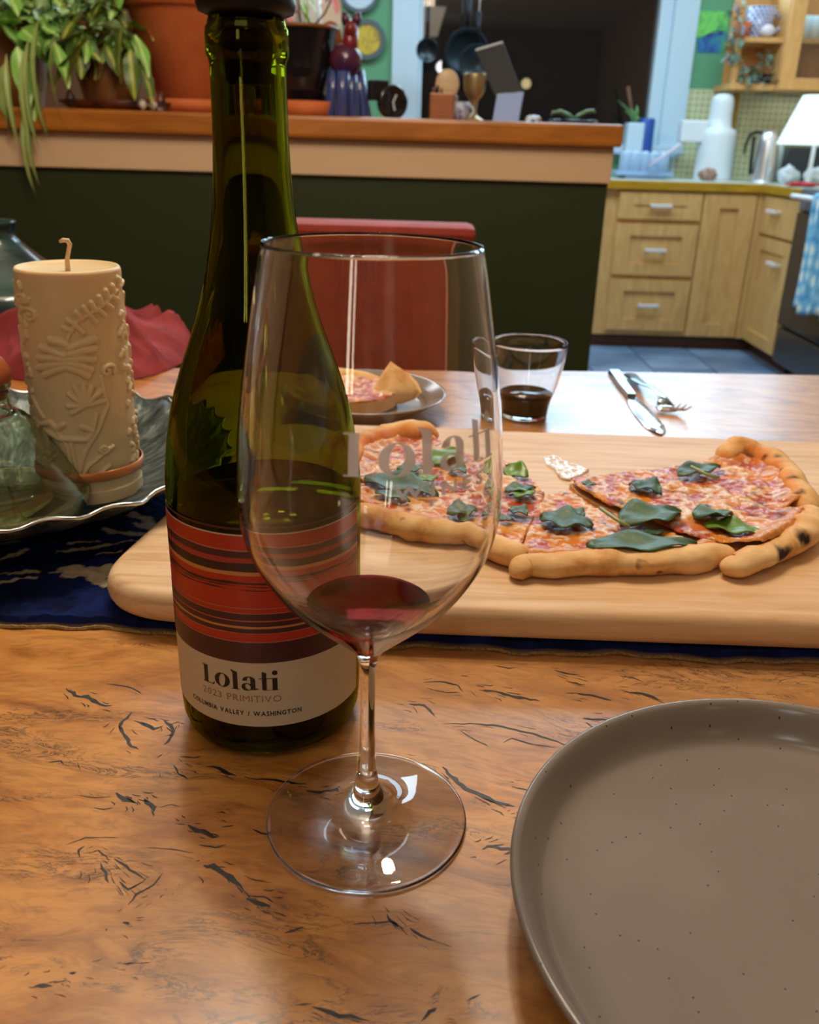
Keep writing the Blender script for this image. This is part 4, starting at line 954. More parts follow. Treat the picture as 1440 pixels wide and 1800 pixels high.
rim.tube(rp, .0013, 6).build('bright_rim', mat('worn_silver_edge', (.55, .58, .55), .3, .5, 1), dish, 'all')
# candle
cx4, cy4 = onz(164, 853, MZ+.014).x, onz(164, 853, MZ+.014).y; cb4 = MZ+.0125
dc = (Vector((cx4, cy4, cb4+.07))-CP).length
Rc = 82.5/F0*dc*.985; hc = ony(125, 467, cy4).z-cb4
print('candle', cx4, cy4, Rc, hc, 'dish', dx, dy)
cd = thing('pillar_candle', 'tall ivory pillar candle carved with fern leaves, unlit', 'candle', (cx4, cy4, cb4))
NAc, NZc = 420, 330
az = math.atan2(-cy4, -cx4)
def cz(zx, zy):   # crop pixel -> (arc metres, height)
    v = (zy-165)/(1122-165); cxl_ = 305+(445-305)*v; hwid = 200-8*v
    return math.asin(max(-.98, min(.98, (zx-cxl_)/hwid)))*Rc, hc*(1-v)
st_ = []  # (polyline, width, height)
def S(pts_, w_=.0012, h_=.0012): st_.append(([cz(*p) for p in pts_], w_, h_))
S([(505, 235), (470, 262), (430, 300), (385, 325), (350, 345), (322, 385), (308, 430), (303, 500)], .0012)
for (x, y, dx_, dy_) in ((478, 258, -10, -28), (455, 275, -12, -30), (432, 295, -14, -30), (408, 312, -18, -28), (384, 325, -20, -26), (360, 340, -22, -24), (470, 270, 22, 20), (446, 292, 22, 22), (420, 312, 22, 24), (392, 332, 20, 26), (340, 362, -28, -16), (326, 385, -28, -10), (345, 372, 22, 22)): S([(x, y), (x+dx_, y+dy_)], .0019, .0015)
for (x0_, y0_, x1_, y1_) in ((308, 515, 215, 540), (305, 500, 215, 500), (303, 485, 222, 458), (308, 530, 240, 565), (318, 515, 402, 545), (320, 500, 408, 505), (322, 480, 408, 462), (320, 455, 408, 425), (318, 530, 390, 570), (310, 440, 250, 425)): S([(x0_, y0_), ((x0_+x1_)/2, (y0_+y1_)/2-4), (x1_, y1_)], .0026, .0018)
for (x1_, y1_) in ((325, 640), (345, 610), (378, 605), (408, 618), (440, 640), (455, 680), (340, 720), (325, 690)): S([(385, 690), (x1_, y1_)], .0018, .0014)
def spiral(x, y, r_, turns=1.6, start=0, flip=1): S([(x+flip*r_*(1-k/26)*math.cos(start+turns*2*PI*k/26), y+r_*(1-k/26)*math.sin(start+turns*2*PI*k/26)) for k in range(24)], .0013, .0014)
spiral(175, 335, 34, 1.5, PI*.9); spiral(465, 560, 28, 1.5, 2.6, -1); spiral(262, 915, 24); spiral(466, 885, 20); spiral(150, 270, 22)
S([(142, 350), (150, 420), (160, 560), (190, 650), (240, 750)]); S([(440, 580), (452, 640), (470, 700), (440, 800), (390, 900), (372, 1030)])
for P_ in ([(370, 1040), (350, 960), (330, 860), (290, 800)], [(372, 1040), (365, 950), (345, 850)], [(374, 1040), (385, 930), (420, 820), (430, 730)], [(376, 1040), (410, 950), (470, 900), (500, 880)], [(368, 1040), (320, 990), (280, 960)], [(378, 1040), (440, 1000), (490, 960)], [(372, 1040), (395, 880)], [(285, 880), (262, 940)]): S(P_, .0013, .0013)
for P_ in ([(195, 775), (230, 785), (265, 765), (290, 790), (310, 770)], [(200, 760), (190, 740)], [(240, 800), (300, 830), (400, 835), (420, 800), (380, 780)]): S(P_, .002, .0015)
rs_ = random.Random(3)
for k in range(70):
    x = rs_.choice([rs_.uniform(112, 140), rs_.uniform(480, 508)])+rs_.uniform(-2, 2)+140*((0)); y = rs_.uniform(190, 1000); x += 140*(y-165)/957*.85
    S([(x, y), (x+rs_.uniform(-8, 8), y+rs_.uniform(5, 26))], .0019, .0014)
for k in range(160):  # rest of the circumference carries the same kind of relief
    a_l = rs_.choice([rs_.uniform(1.6, 3.1), rs_.uniform(-3.1, -1.6)])*Rc; z_ = rs_.uniform(.008, hc-.012)
    st_.append(([(a_l, z_), (a_l+rs_.uniform(-.006, .006), z_+rs_.uniform(.002, .010))], .0019, .0014))
A_, Z_ = np.meshgrid(np.linspace(-PI, PI, NAc, endpoint=False)*Rc, np.linspace(0, hc, NZc)); H_ = np.zeros_like(A_)
for P_, w_, h_ in st_:
    for a, b in zip(P_[:-1], P_[1:]):
        L = (b[0]-a[0])**2+(b[1]-a[1])**2+1e-12; t_ = np.clip(((A_-a[0])*(b[0]-a[0])+(Z_-a[1])*(b[1]-a[1]))/L, 0, 1)
        d_ = np.sqrt((A_-a[0]-t_*(b[0]-a[0]))**2+(Z_-a[1]-t_*(b[1]-a[1]))**2)
        H_ = np.maximum(H_, h_*np.sqrt(np.clip(1-(d_/w_)**2, 0, 1)))
H_ *= 1.35; H_ += .0006*(vnoise(A_+1, Z_, 120, 8)-.5)
zz = Z_/hc; env = np.where(zz > .985, -.0012*((zz-.985)/.015)**2, 0); H_ = H_*np.clip((1-zz)*40, 0, 1)*np.clip((zz-.05)*40, 0, 1)+env
H_ = np.where(zz < .055, .0012, H_)
ang_ = A_/Rc+az; VX = cx4+(Rc-.001+H_)*np.cos(ang_); VY = cy4+(Rc-.001+H_)*np.sin(ang_)
mb = MB(); mb.v = [tuple(q) for q in np.stack([VX, VY, cb4+Z_], -1).reshape(-1, 3)]
mb.f = [(j*NAc+i, j*NAc+(i+1) % NAc, (j+1)*NAc+(i+1) % NAc, (j+1)*NAc+i) for j in range(NZc-1) for i in range(NAc)]
mb.v.append((cx4, cy4, cb4+hc-.003)); ci = len(mb.v)-1
tn = len(mb.v); 
for rr_, zz_ in ((Rc-.003, hc-.0008), (Rc-.006, hc-.0022)):
    for i in range(NAc): a = 2*PI*i/NAc-PI+az; mb.v.append((cx4+rr_*math.cos(a), cy4+rr_*math.sin(a), cb4+zz_))
b0 = (NZc-1)*NAc
for s0, s1_ in ((b0, tn), (tn, tn+NAc)):
    for i in range(NAc): mb.f.append((s0+i, s0+(i+1) % NAc, s1_+(i+1) % NAc, s1_+i))
for i in range(NAc): mb.f.append((tn+NAc+i, tn+NAc+(i+1) % NAc, ci))
mb.f.append(tuple(range(NAc-1, -1, -1)))
wax = mat('beeswax', lin(214, 190, 146), .42, .4); wb = wax.node_tree.nodes['Principled BSDF']; wb.inputs['Subsurface Weight'].default_value = .35; wb.inputs['Subsurface Radius'].default_value = (1, .5, .25); wb.inputs['Subsurface Scale'].default_value = .006
mb.build('wax_body', wax, cd, 'all')
wk = [(cx4, cy4, cb4+hc-.004), (cx4+.0005, cy4, cb4+hc+.004), (cx4+.002, cy4, cb4+hc+.009), (cx4+.0035, cy4-.001, cb4+hc+.0125), (cx4+.0028, cy4-.002, cb4+hc+.0150), (cx4+.0002, cy4-.002, cb4+hc+.0152), (cx4-.0022, cy4-.002, cb4+hc+.0142)]
MB().tube(wk, [.0017, .0014, .0013, .0014, .0015, .0013, .0008], 10).build('wick', mat('waxed_wick', lin(222, 186, 146), .6), cd, 'all')
rb2 = MB().lathe([(Rc+.0012, .0155), (Rc+.0022, .016), (Rc+.0022, .0215), (Rc+.0012, .022)], (cx4, cy4, cb4), 96, cap=False).build('ribbon_band', mat('copper_ribbon', lin(196, 118, 62), .35, .5, .3), cd, 'all')
# flask-shaped jar with cork-red stopper
jx, jy = onz(-5, 898, MZ+.012).x, onz(-5, 898, MZ+.012).y; djj = (Vector((jx, jy, MZ+.03))-CP).length
def jr(px): return px/F0*djj*.97
hN = ony(10, 690, jy).z-MZ; hS = ony(10, 735, jy).z-MZ; hB = ony(10, 872, jy).z-MZ
jar = thing('glass_jar', 'squat smoky green glass jar with terracotta stopper in the dish', 'jar', (jx, jy, MZ+.006))
z0 = .0075
jo = [(0, z0), (jr(110), z0), (jr(138), z0+.004), (jr(150), z0+.014), (jr(148), hB+.004), (jr(120), hB+.022), (jr(90), hS-.012), (jr(66), hS), (jr(48), hS+.004), (jr(46), hN), (jr(50), hN+.003), (jr(49), hN+.006)]
ji = [(max(0, r_-.002), z_+(.003 if i < 2 else 0)) for i, (r_, z_) in enumerate(jo)]
MB().lathe(dens(jo, 3)+list(reversed(dens(ji, 3))), (jx, jy, MZ), 80, cap=False).build('glass_body', glass('smoky_green_glass', (.90, .94, .88, 1), .01, 1.48), jar, 'all', merge=True)
oil_ = [(0, z0+.0032), (jr(109)-.002, z0+.0032), (jr(137)-.002, z0+.006), (jr(149)-.002, z0+.014), (jr(147)-.002, hB), (0, hB)]
MB().lathe(oil_, (jx, jy, MZ), 64, cap=False).build('liquid', glass('pale_oil', (.94, .91, .76, 1), 0, 1.4), jar, 'all', merge=True)
MB().lathe([(0, hN-.004), (jr(40), hN-.004), (jr(42), hN+.005), (jr(52), hN+.0065), (jr(54), hN+.012), (jr(44), hN+.019), (jr(20), hN+.022), (0, hN+.0225)], (jx, jy, MZ), 64, cap=False).build('stopper', mat('glazed_terracotta_stopper', lin(176, 94, 58), .3), jar, 'all', merge=True)

# ================================================================== RED NAPKIN, TEAL VASE, SMALL CUTLERY
q0 = onz(170, 668, T); NXn, NYn = 220, 110
def nap(P_outline, name, label, folds, hmax, seed, loc, matn):
    P_ = smooth_closed(P_outline, 3); x0_, x1_ = min(p.x for p in P_), max(p.x for p in P_); y0_, y1_ = min(p.y for p in P_), max(p.y for p in P_)
    X_, Y_ = np.meshgrid(np.linspace(x0_, x1_, NXn), np.linspace(y0_, y1_, NYn))
    # radial remap: rays from the centre to the outline
    cx_5, cy_5 = (x0_+x1_)/2, (y0_+y1_)/2; NAn, NRn = 200, 60; V_ = []; 
    angs = [(math.atan2(p.y-cy_5, p.x-cx_5), (p-Vector((cx_5, cy_5))).length) for p in P_]; angs.sort(); aa = np.array([a for a, _ in angs]); ra = np.array([r_ for _, r_ in angs])
    aa = np.r_[aa[-1]-2*PI, aa, aa[0]+2*PI]; ra = np.r_[ra[-1], ra, ra[0]]
    th_ = np.linspace(-PI, PI, NAn, endpoint=False); Rm_ = np.interp(th_, aa, ra); u = np.linspace(0, 1, NRn)[:, None]
    X_ = cx_5+u*Rm_*np.cos(th_); Y_ = cy_5+u*Rm_*np.sin(th_)
    wx_ = X_+.03*(vnoise(X_+2, Y_+2, 16, seed)-.5); wy_ = Y_+.03*(vnoise(X_+2, Y_+2, 16, seed+1)-.5)
    h = (1-u**4)*hmax*.45
    rid = 1-np.abs(2*vnoise(wx_*.55+3, wy_+wx_*.35+3, 24, seed+2)-1)
    rid2 = 1-np.abs(2*vnoise(wx_*.6+3+.2*wy_, wy_+3, 46, seed+3)-1)
    h = h+(1-u**6)*(rid**1.5*hmax*.60+rid2**1.8*hmax*.22); Z2 = T+.001+np.maximum(h, 0)
    V_ = [tuple(q) for q in np.stack([X_, Y_, Z2], -1).reshape(-1, 3)]
    F_ = [(j*NAn+i, j*NAn+(i+1) % NAn, (j+1)*NAn+(i+1) % NAn, (j+1)*NAn+i) for j in range(NRn-1) for i in range(NAn)]
    return tag(MB().add(V_, F_).build(name, matn, None, 'all', loc=loc, merge=True), label, 'napkin')
cl = noisy('burgundy_linen', lin(120, 34, 40), lin(146, 48, 52), 40, .85, bump=.2)
q = [onz(x, y, T) for x, y in ((-60, 640), (10, 668), (100, 676), (200, 672), (255, 666), (300, 650), (335, 632))]
out_ = [Vector((p.x, p.y)) for p in q]+[Vector((q[-1].x+.004, q[-1].y+.05)), Vector((q[-1].x-.03, q[-1].y+.10)), Vector((q[3].x, q[3].y+.13)), Vector((q[1].x, q[1].y+.14)), Vector((q[0].x, q[0].y+.12))]
nap(out_, 'cloth_napkin', 'crumpled burgundy cloth napkin on table behind the candle', 0, .056, 11, (q[3].x, q[3].y+.05, T), cl)
# teal glass vase at the left edge
v0 = onz(-95, 640, T); dv = (v0-CP).length
hv = ony(-60, 440, v0.y).z-T
def vr(px): return px/F0*dv
tag(MB().lathe(dens([(0, 0), (vr(70), 0), (vr(120), .01), (vr(150), .035), (vr(146), .06), (vr(112), hv*.62), (vr(62), hv*.86), (vr(40), hv), (vr(44), hv+.015), (vr(40), hv+.015), (vr(36), hv), (vr(30), hv*.8), (0, hv*.75)], 3), (v0.x, v0.y+.15, T+.0005), 72, cap=False).build('teal_vase', noisy('teal_glaze', lin(18, 34, 34), lin(52, 78, 74), 14, .15, (1, 1, 3), spec=.6), None, 'all', loc=(v0.x, v0.y+.15, T), merge=True), 'rounded dark teal glazed vase at left edge behind the red napkin', 'vase')
k2 = thing('steak_knife', 'knife with black handle lying behind the metal dish', 'knife', onz(265, 715, T))
blade([(222, 722), (240, 717), (262, 712), (276, 709)], [.010, .016, .016, .012], 'blade', k2, mat('bright_blade', (.8, .84, .88), .25, .5, .8), .002, T+.006)
blade([(240, 729), (262, 721), (285, 713), (302, 708)], [.012, .015, .015, .012], 'handle', k2, M['blackgloss'], .007, T+.003)
sp = thing('small_spoon', 'small brass spoon handle poking out beside the candle', 'spoon', onz(228, 700, T))
MB().tube([onz(200, 703, T+.004), onz(222, 700, T+.006), onz(238, 697, T+.006)], [.0025, .0028, .0035], 10, .4).build('handle', mat('brass', (.75, .55, .28), .25, .5, 1), sp, 'all')
MB().ball(onz(194, 704, T+.005), .011, 1.3, .8, .3, 10).build('bowl', mat('brass_bowl', (.75, .55, .28), .25, .5, 1), sp, 'all')

# ================================================================== CHAIR
YCH = 1.24
def chp(x, y): return ony(x, y, YCH)
tl = chp(398, 400); tr = chp(838, 400); zt_c = chp(680, 394).z; zr_ = chp(680, 424).z; xr2 = chp(806, 500).x; xl2 = tl.x+.02
ch = thing('dining_chair', 'red-brown leather upholstered dining chair behind the table', 'chair', ((tl.x+tr.x)/2, YCH+.2, 0))
MB().box(tl.x, YCH-.01, zr_, tr.x, YCH+.075, zt_c).build('head_roll', M['redchair'], ch, True, bevel=.013)
MB().box(xl2, YCH, .44, xr2, YCH+.05, zr_+.004).build('backrest', M['redchair'], ch, bevel=.008)
MB().tube([(xr2, YCH-.001, .46), (xr2, YCH-.001, zr_)], .0022, 8).build('piping', M['seam'], ch)
MB().box(xl2-.01, YCH-.42, .40, xr2+.02, YCH+.04, .48).build('seat', M['redchair'], ch, bevel=.02)
for lx in (xl2+.015, xr2-.015):
    for ly in (YCH-.38, YCH+.02): MB().box(lx-.018, ly-.018, -.012, lx+.018, ly+.018, .40).build('leg', M['toe'], ch, bevel=.003)

# ================================================================== THINGS ON THE BAR TOP
BZT = BT+.0005
def pot(px, y0_, Y, prof_px, name, label, cat, mat_, part='pot_body', group=None, soil=True):
    """lathe pot standing on the bar top: profile given as (half width px, height px above base) at its distance"""
    b = ony(px, y0_, Y); k = (b-CP).length/F0
    r = thing(name, label, cat, (b.x, Y, BZT), group)
    pr = [(a*k, h*k) for a, h in prof_px]; tpz = pr[-1]; wl_ = .006
    inner = [(max(0, a-wl_), max(h, .008)) for a, h in reversed(pr)]
    inner = [(tpz[0]-wl_, tpz[1]-.0001)]+[(max(0.001, np.interp(tpz[1]-.03, [h for a, h in pr], [a for a, h in pr])-wl_), tpz[1]-.03), (0, tpz[1]-.03)]
    MB().lathe([(0, 0)]+pr+inner, (b.x, Y, BZT), 48, cap=False).build(part, M[mat_], r, 'all', merge=True)
    if soil: MB().lathe([(0, tpz[1]-.026), (tpz[0]-wl_-.002, tpz[1]-.028)], (b.x, Y, BZT), 32, cap=False).build('soil', M['soil'], r)
    return r, k, b
M['soil'] = mat('potting_soil', lin(44, 30, 20), .9)
def leafmat(name, c1, c2, mid):
    m = mat(name, c1, .4, .45); t = NT(m); tc = t.n('ShaderNodeTexCoord'); sx = t.n('ShaderNodeSeparateXYZ'); t.l(tc.outputs['Object'], sx.inputs[0])
    ab = t.math('ABSOLUTE', sx.outputs[1]); st = t.math('ABSOLUTE', t.math('SINE', t.math('ADD', t.math('MULTIPLY', sx.outputs[0], 420), t.math('MULTIPLY', ab, -400))))
    b = t.mix(st, c1, c2); t.col(t.mix(t.ramp(ab, [(.0025, (1, 1, 1)), (.0045, (0, 0, 0))]), b, mid)); return m
M['leafA'] = leafmat('fresh_green_leaf', lin(150, 204, 92), lin(112, 176, 70), lin(206, 232, 150))
M['leafB'] = leafmat('striped_leaf', lin(50, 78, 30), lin(90, 116, 46), lin(186, 190, 76))
M['leafC'] = leafmat('long_leaf', lin(110, 140, 58), lin(150, 176, 92), lin(176, 190, 120))
M['leafD'] = leafmat('grey_green_leaf', lin(92, 118, 100), lin(120, 146, 128), lin(140, 160, 140))
M['leafG'] = leafmat('pale_minty_leaf', lin(178, 216, 160), lin(140, 190, 120), lin(214, 236, 190))
LM = {}
def leaf_mesh(key, L, W, fold, curl, mt_):
    if (key, mt_) not in LM:
        vs, fs = leafmesh(L, W, fold, curl, 9, 6, .05); me = bpy.data.meshes.new('leaf'); me.from_pydata(vs, [], fs)
        me.polygons.foreach_set('use_smooth', [True]*len(me.polygons)); me.materials.append(M[mt_]); LM[(key, mt_)] = me
    return LM[(key, mt_)]
def put_leaf(par, a, direction, size, mt_, kind='broad', roll=0, nm='leaf'):
    shape = {'broad': (.10, .055, .25, .35), 'long': (.24, .016, .4, .45), 'oval': (.10, .035, .2, .25), 'small': (.05, .03, .2, .3)}[kind]
    me = leaf_mesh(kind, *shape, mt_); o = bpy.data.objects.new(nm, me); C.objects.link(o); o.parent = par
    d = Vector(direction).normalized(); q = d.to_track_quat('X', 'Z').to_matrix().to_4x4()
    o.matrix_local = Matrix.Translation(Vector(a)-ORG[par.name]) @ q @ Matrix.Rotation(roll, 4, 'X') @ Matrix.Scale(size, 4); return o
def stem(par, pts_, r_=.0015, mt_='stemg', nm='stem'): return MB().tube(pts_, r_, 6).build(nm, M[mt_], par, 'all')
M['stemg'] = mat('green_stem', lin(96, 110, 46), .6)
M['stembr'] = mat('brown_stem', lin(96, 62, 40), .7)
rl_ = random.Random(12)
# large terracotta pot
tp_, k_, b_0 = pot(338, 180, 2.37, [(46, 12), (50, 14), (85, 138), (86, 139), (93, 141), (97, 225)], 'terracotta_pot', 'large terracotta flower pot on saucer behind the wine bottle', 'plant pot', 'terra')
MB().lathe([(0, 0), (66*k_, 0), (74*k_, 4*k_), (80*k_, 18*k_), (76*k_, 18*k_), (70*k_, 8*k_), (0, 8*k_)], (b_0.x, 2.37, BZT), 48, cap=False).build('saucer', M['terra'], tp_, 'all', merge=True)
for ch_ in tp_.children:
    if ch_.name.startswith('pot_body'): pass
for i in range(9):
    a = rl_.uniform(0, 6.28); p0 = Vector((b_0.x+.03*math.cos(a), 2.37+.03*math.sin(a), BZT+190*k_)); p1 = p0+Vector((.10*math.cos(a), .08*math.sin(a), rl_.uniform(.05, .12)))
    stem(tp_, [p0, p0.lerp(p1, .5)+Vector((0, 0, .02)), p1]); put_leaf(tp_, p1, (math.cos(a), math.sin(a), -.3), rl_.uniform(.7, 1.1), 'leafA', 'broad', rl_.uniform(-.5, .5))
# black pot with orchid
bp_, kb, bb0 = pot(533, 180, 2.36, [(30, 14), (34, 16), (46, 70), (52, 118), (54, 122), (55, 126)], 'black_planter', 'black glazed planter with brown rim on a terracotta saucer', 'plant pot', 'blackgloss')
MB().lathe([(0, 0), (44*kb, 0), (52*kb, 3*kb), (55*kb, 22*kb), (51*kb, 22*kb), (46*kb, 8*kb), (0, 8*kb)], (bb0.x, 2.36, BZT), 48, cap=False).build('saucer', M['terra'], bp_, 'all', merge=True)
MB().lathe([(50*kb, 122*kb), (56*kb, 122*kb), (56.5*kb, 127*kb), (50*kb, 127*kb)], (bb0.x, 2.36, BZT), 48, cap=False).build('rim', M['terrabrown'], bp_, 'all')
M['petal'] = mat('pink_petal', lin(222, 150, 158), .5)
s0_ = Vector((bb0.x, 2.36, BZT+110*kb))
for (px, py, lean) in ((505, 22, -.05), (585, -6, .06), (520, -30, 0)):
    t_ = ony(px, py, 2.34); stem(bp_, [s0_, s0_.lerp(t_, .5)+Vector((lean*.3, 0, .01)), t_], .0022, 'stembr')
    for k in range(5):
        a = k*2*PI/5; put_leaf(bp_, t_, (math.cos(a), -.35, math.sin(a)), .42, 'petal', 'broad', 0, 'petal')
for (px, py, dx_, dz_) in ((530, -5, .3, -1), (538, -12, .6, -1), (548, 55, -.4, .9), (512, 50, -.6, .8)):
    put_leaf(bp_, ony(px, py, 2.33), (dx_, -.2, dz_), .55, 'leafA', 'oval')
# ribbed white vase behind it
v_ = ony(532, 150, 2.47); kv = (v_-CP).length/F0
rv_ = MB(); prf = [(0, 0), (26*kv, 0), (30*kv, .01), (32*kv, .12), (29*kv, .20), (30*kv, .30), (28*kv, .30), (0, .28)]
rv_.lathe(prf, (v_.x, 2.47, BZT), 64, cap=False); rv_.v = [(v_.x+(x-v_.x)*(1+.05*math.cos(16*math.atan2(y-2.47, x-v_.x))), 2.47+(y-2.47)*(1+.05*math.cos(16*math.atan2(y-2.47, x-v_.x))), z) for x, y, z in rv_.v]
tag(rv_.build('ribbed_vase', mat('white_ribbed_ceramic', lin(222, 232, 238), .25), None, 'all', loc=(v_.x, 2.47, BZT), merge=True), 'tall white ribbed vase standing behind the black planter', 'vase')
# brown clay pots with foliage at the left
bp2, k2_, b2_ = pot(196, 172, 2.36, [(34, 0), (38, 4), (50, 60), (50, 108), (54, 110), (54, 118)], 'brown_pot', 'brown glazed clay pot full of striped trailing leaves', 'plant pot', 'terrabrown')
bp3, k3_, b3_ = pot(28, 172, 2.36, [(34, 0), (38, 4), (50, 60), (48, 108), (52, 110), (52, 118)], 'brown_pot', 'brown clay pot at far left under pale green trailing foliage', 'plant pot', 'terrabrown')
def foliage(par, px_rng, py_rng, n_, mats, kinds, Yr, sz, down=.4, seed=1, src=None):
    r_ = random.Random(seed)
    for i in range(n_):
        px = r_.uniform(*px_rng); py = r_.uniform(*py_rng); Yq = r_.uniform(*Yr); p = ony(px, py, Yq)
        d = Vector((r_.uniform(-1, 1), r_.uniform(-.9, .1), r_.uniform(-1, .35)-down)); put_leaf(par, p, d, r_.uniform(*sz), r_.choice(mats), r_.choice(kinds), r_.uniform(-.8, .8))
        if src is not None and i % 3 == 0:
            s1_ = src+Vector((r_.uniform(-.03, .03), r_.uniform(-.03, .03), 0)); stem(par, [s1_, s1_.lerp(p, .5)+Vector((0, 0, .03)), p], .0014)
sA = Vector((b2_.x, 2.36, BZT+112*k2_)); sB = Vector((b3_.x, 2.36, BZT+112*k3_))
foliage(bp3, (-25, 125), (-30, 62), 110, ['leafA', 'leafA', 'leafA', 'leafG'], ['broad', 'small', 'oval'], (2.22, 2.42), (.6, 1.0), .25, 2, sB)
foliage(bp2, (100, 232), (-25, 58), 105, ['leafA', 'leafG', 'leafB'], ['broad', 'small', 'oval'], (2.24, 2.42), (.6, 1.0), .2, 3, sA)
foliage(bp2, (90, 235), (30, 85), 30, ['leafB', 'leafB', 'leafA'], ['broad', 'oval'], (2.24, 2.32), (.7, 1.1), .7, 5, sA)
for (px, py, dx_, dz_, s_, mt_) in ((228, 85, .05, -1, 1.05, 'leafB'), (212, 40, -.1, -1, 1.2, 'leafB'), (250, 110, .25, -1, .85, 'leafB'), (240, 60, .3, -1, .9, 'leafA'), (150, 62, -.55, -1, 1.1, 'leafB'), (125, 90, -.6, -1, .95, 'leafB'), (70, 150, -.35, -1, .85, 'leafB'), (60, 60, -.1, -1, 1.2, 'leafA'), (30, 80, .1, -1, 1.2, 'leafA'), (95, 70, .3, -1, 1.0, 'leafA'), (3, 110, 0, -1, 1.2, 'leafC'), (12, 150, -.1, -1, 1.0, 'leafC'), (45, 120, .1, -1, 1.1, 'leafA')):
    put_leaf(bp2 if px > 100 else bp3, ony(px, py, 2.17), (dx_, -.12, dz_), s_, mt_, 'oval', .2)
for (px, py, s_) in ((30, 80, .95), (40, 150, .9), (34, 175, .85), (36, 60, 1.0), (5, 90, .8), (85, 40, .8), (50, 20, 1.1)):
    put_leaf(bp3, ony(px, py, 2.15), (.02*(36-px)/30, -.05, -1), s_, 'leafC', 'long', .3)
# reddish feather-patterned tray and shells
tr_ = ony(200, 190, 2.24); kt = (tr_-CP).length/F0
tag(MB().lathe([(0, 0), (70*kt, 0), (88*kt, 12*kt), (84*kt, 13*kt), (66*kt, 4*kt), (0, 4*kt)], (0, 0, 0), 40, Matrix.Diagonal((1, .55, 1)), cap=False).build('shallow_dish', noisy('oxblood_glaze', lin(56, 22, 14), lin(104, 44, 26), 30, .3), None, 'all', merge=True), 'shallow oxblood dish on the bar under the striped leaves', 'dish')
sd_ = bpy.data.objects['shallow_dish']; sd_.location = (tr_.x, 2.255, BZT)
sh = mat('shell_white', lin(214, 204, 190), .4)
for i, (px, lab_) in enumerate(((252, 'small white seashell on bar edge, left one of the two'), (269, 'small white seashell on bar edge nearest the terracotta pot'))):
    p = ony(px, 192, 2.19); m_ = MB(); N_ = 14
    for j in range(9):
        for q in range(N_):
            u = j/8; a = 2*PI*q/N_; r_ = .012*math.sin(PI*min(.98, u*.9+.06))*(1+.12*math.cos(a*7)); m_.v.append((p.x+r_*math.cos(a)*.8, 2.19+r_*math.sin(a)*.6, BZT+.001+u*.022))
    for j in range(8):
        for q in range(N_): m_.f.append((j*N_+q, j*N_+(q+1) % N_, (j+1)*N_+(q+1) % N_, (j+1)*N_+q))
    m_.f += [tuple(range(N_)), tuple(8*N_+q for q in range(N_))]
    tag(m_.build('seashell', sh, None, 'all', loc=(p.x, 2.19, BZT)), lab_, 'shell')
for px, py, lab_ in ((122, 160, 'clear glass droplet ornament beside the striped leaves'), (282, 166, 'small clear glass bauble leaning on the terracotta pot')):
    p = ony(px, py, 2.20 if px < 200 else 2.215); tag(MB().lathe([(0, 0), (.009, .003), (.013, .012), (.010, .024), (.004, .036), (.001, .042), (0, .0425)], (p.x, p.y, BZT), 20, cap=False).build('glass_ornament', M['tglass'], None, 'all', loc=(p.x, p.y, BZT), merge=True), lab_, 'ornament')
# painted animal figurine
fy_ = 2.33; fb = ony(612, 205, fy_); kf_ = (fb-CP).length/F0
def fp_(px, py, dy=0): q = ony(px, py, fy_+dy); return Vector((q.x, fy_+dy, max(q.z, BZT)))
fg = thing('animal_figurine', 'painted animal figurine with red head and blue striped legs', 'figurine', (fb.x, fy_, BZT))
mstr = mat('blue_striped_glaze', lin(40, 52, 140), .15, .6); t = NT(mstr); wv = t.n('ShaderNodeTexWave', bands_direction='X'); wv.inputs['Scale'].default_value = 22; wv.inputs['Distortion'].default_value = 1.5; t.l(t.coord(), wv.inputs[0])
t.col(t.ramp(wv.outputs[0], [(.35, lin(34, 44, 130)), (.55, lin(128, 150, 140)), (.75, lin(44, 54, 120))]))
mred = noisy('oxblood_glaze_head', lin(96, 26, 30), lin(130, 40, 40), 30, .25); mpur = noisy('purple_blue_glaze', lin(50, 30, 70), lin(92, 36, 50), 14, .2)
for (xt, xb, dy) in ((590, 578, 0), (604, 600, -.03), (616, 622, .0), (628, 643, .02)):
    a = fp_(xt, 125, dy); b = fp_(xb, 205, dy); b.z = BZT
    MB().tube([a, a.lerp(b, .5), a.lerp(b, .96), b], [.017, .015, .016, .015], 14).build('leg', mstr, fg, 'all')
MB().ball(fp_(608, 108), 26*kf_, 1.0, .9, 1.0, 14).build('body', mpur, fg, 'all')
MB().tube([fp_(612, 92), fp_(616, 72), fp_(617, 50)], [.024, .018, .018], 14).build('neck', mred, fg, 'all')
MB().ball(fp_(617, 52), 12*kf_, .9, 1.5, 1.15, 12).build('head', mred, fg, 'all')
for xa_, xb_ in ((611, 603), (624, 632)): MB().tube([fp_(xa_, 43), fp_((xa_+xb_)/2, 31), fp_(xb_, 19)], [.011, .011, .002], 8).build('ear', mpur, fg, 'all')
# round wooden paddle leaning behind the black planter
pd = thing('wooden_spoon', 'wooden spoon with round head standing behind the black planter', 'spoon', (ony(582, 90, 2.45).x, 2.45, BZT))
MB().ball(ony(581, 70, 2.45), 26*kb, .75, .22, 1.05, 12).build('spoon_head', M['cap'], pd, 'all'); MB().tube([Vector((ony(583, 95, 2.45).x, 2.45, BZT)), ony(582, 90, 2.45)], .006, 8).build('handle', M['cap'], pd, 'all')
cr_ = MB().lathe([(0, 0), (.03, 0), (.034, .08), (.031, .08), (.028, .004), (0, .004)], (ony(583, 150, 2.45).x, 2.45, BZT), 32, cap=False).build('utensil_cup', mat('grey_ceramic', lin(150, 160, 160), .3), None, 'all', merge=True); tag(cr_, 'small grey ceramic cup holding the wooden spoon', 'cup')
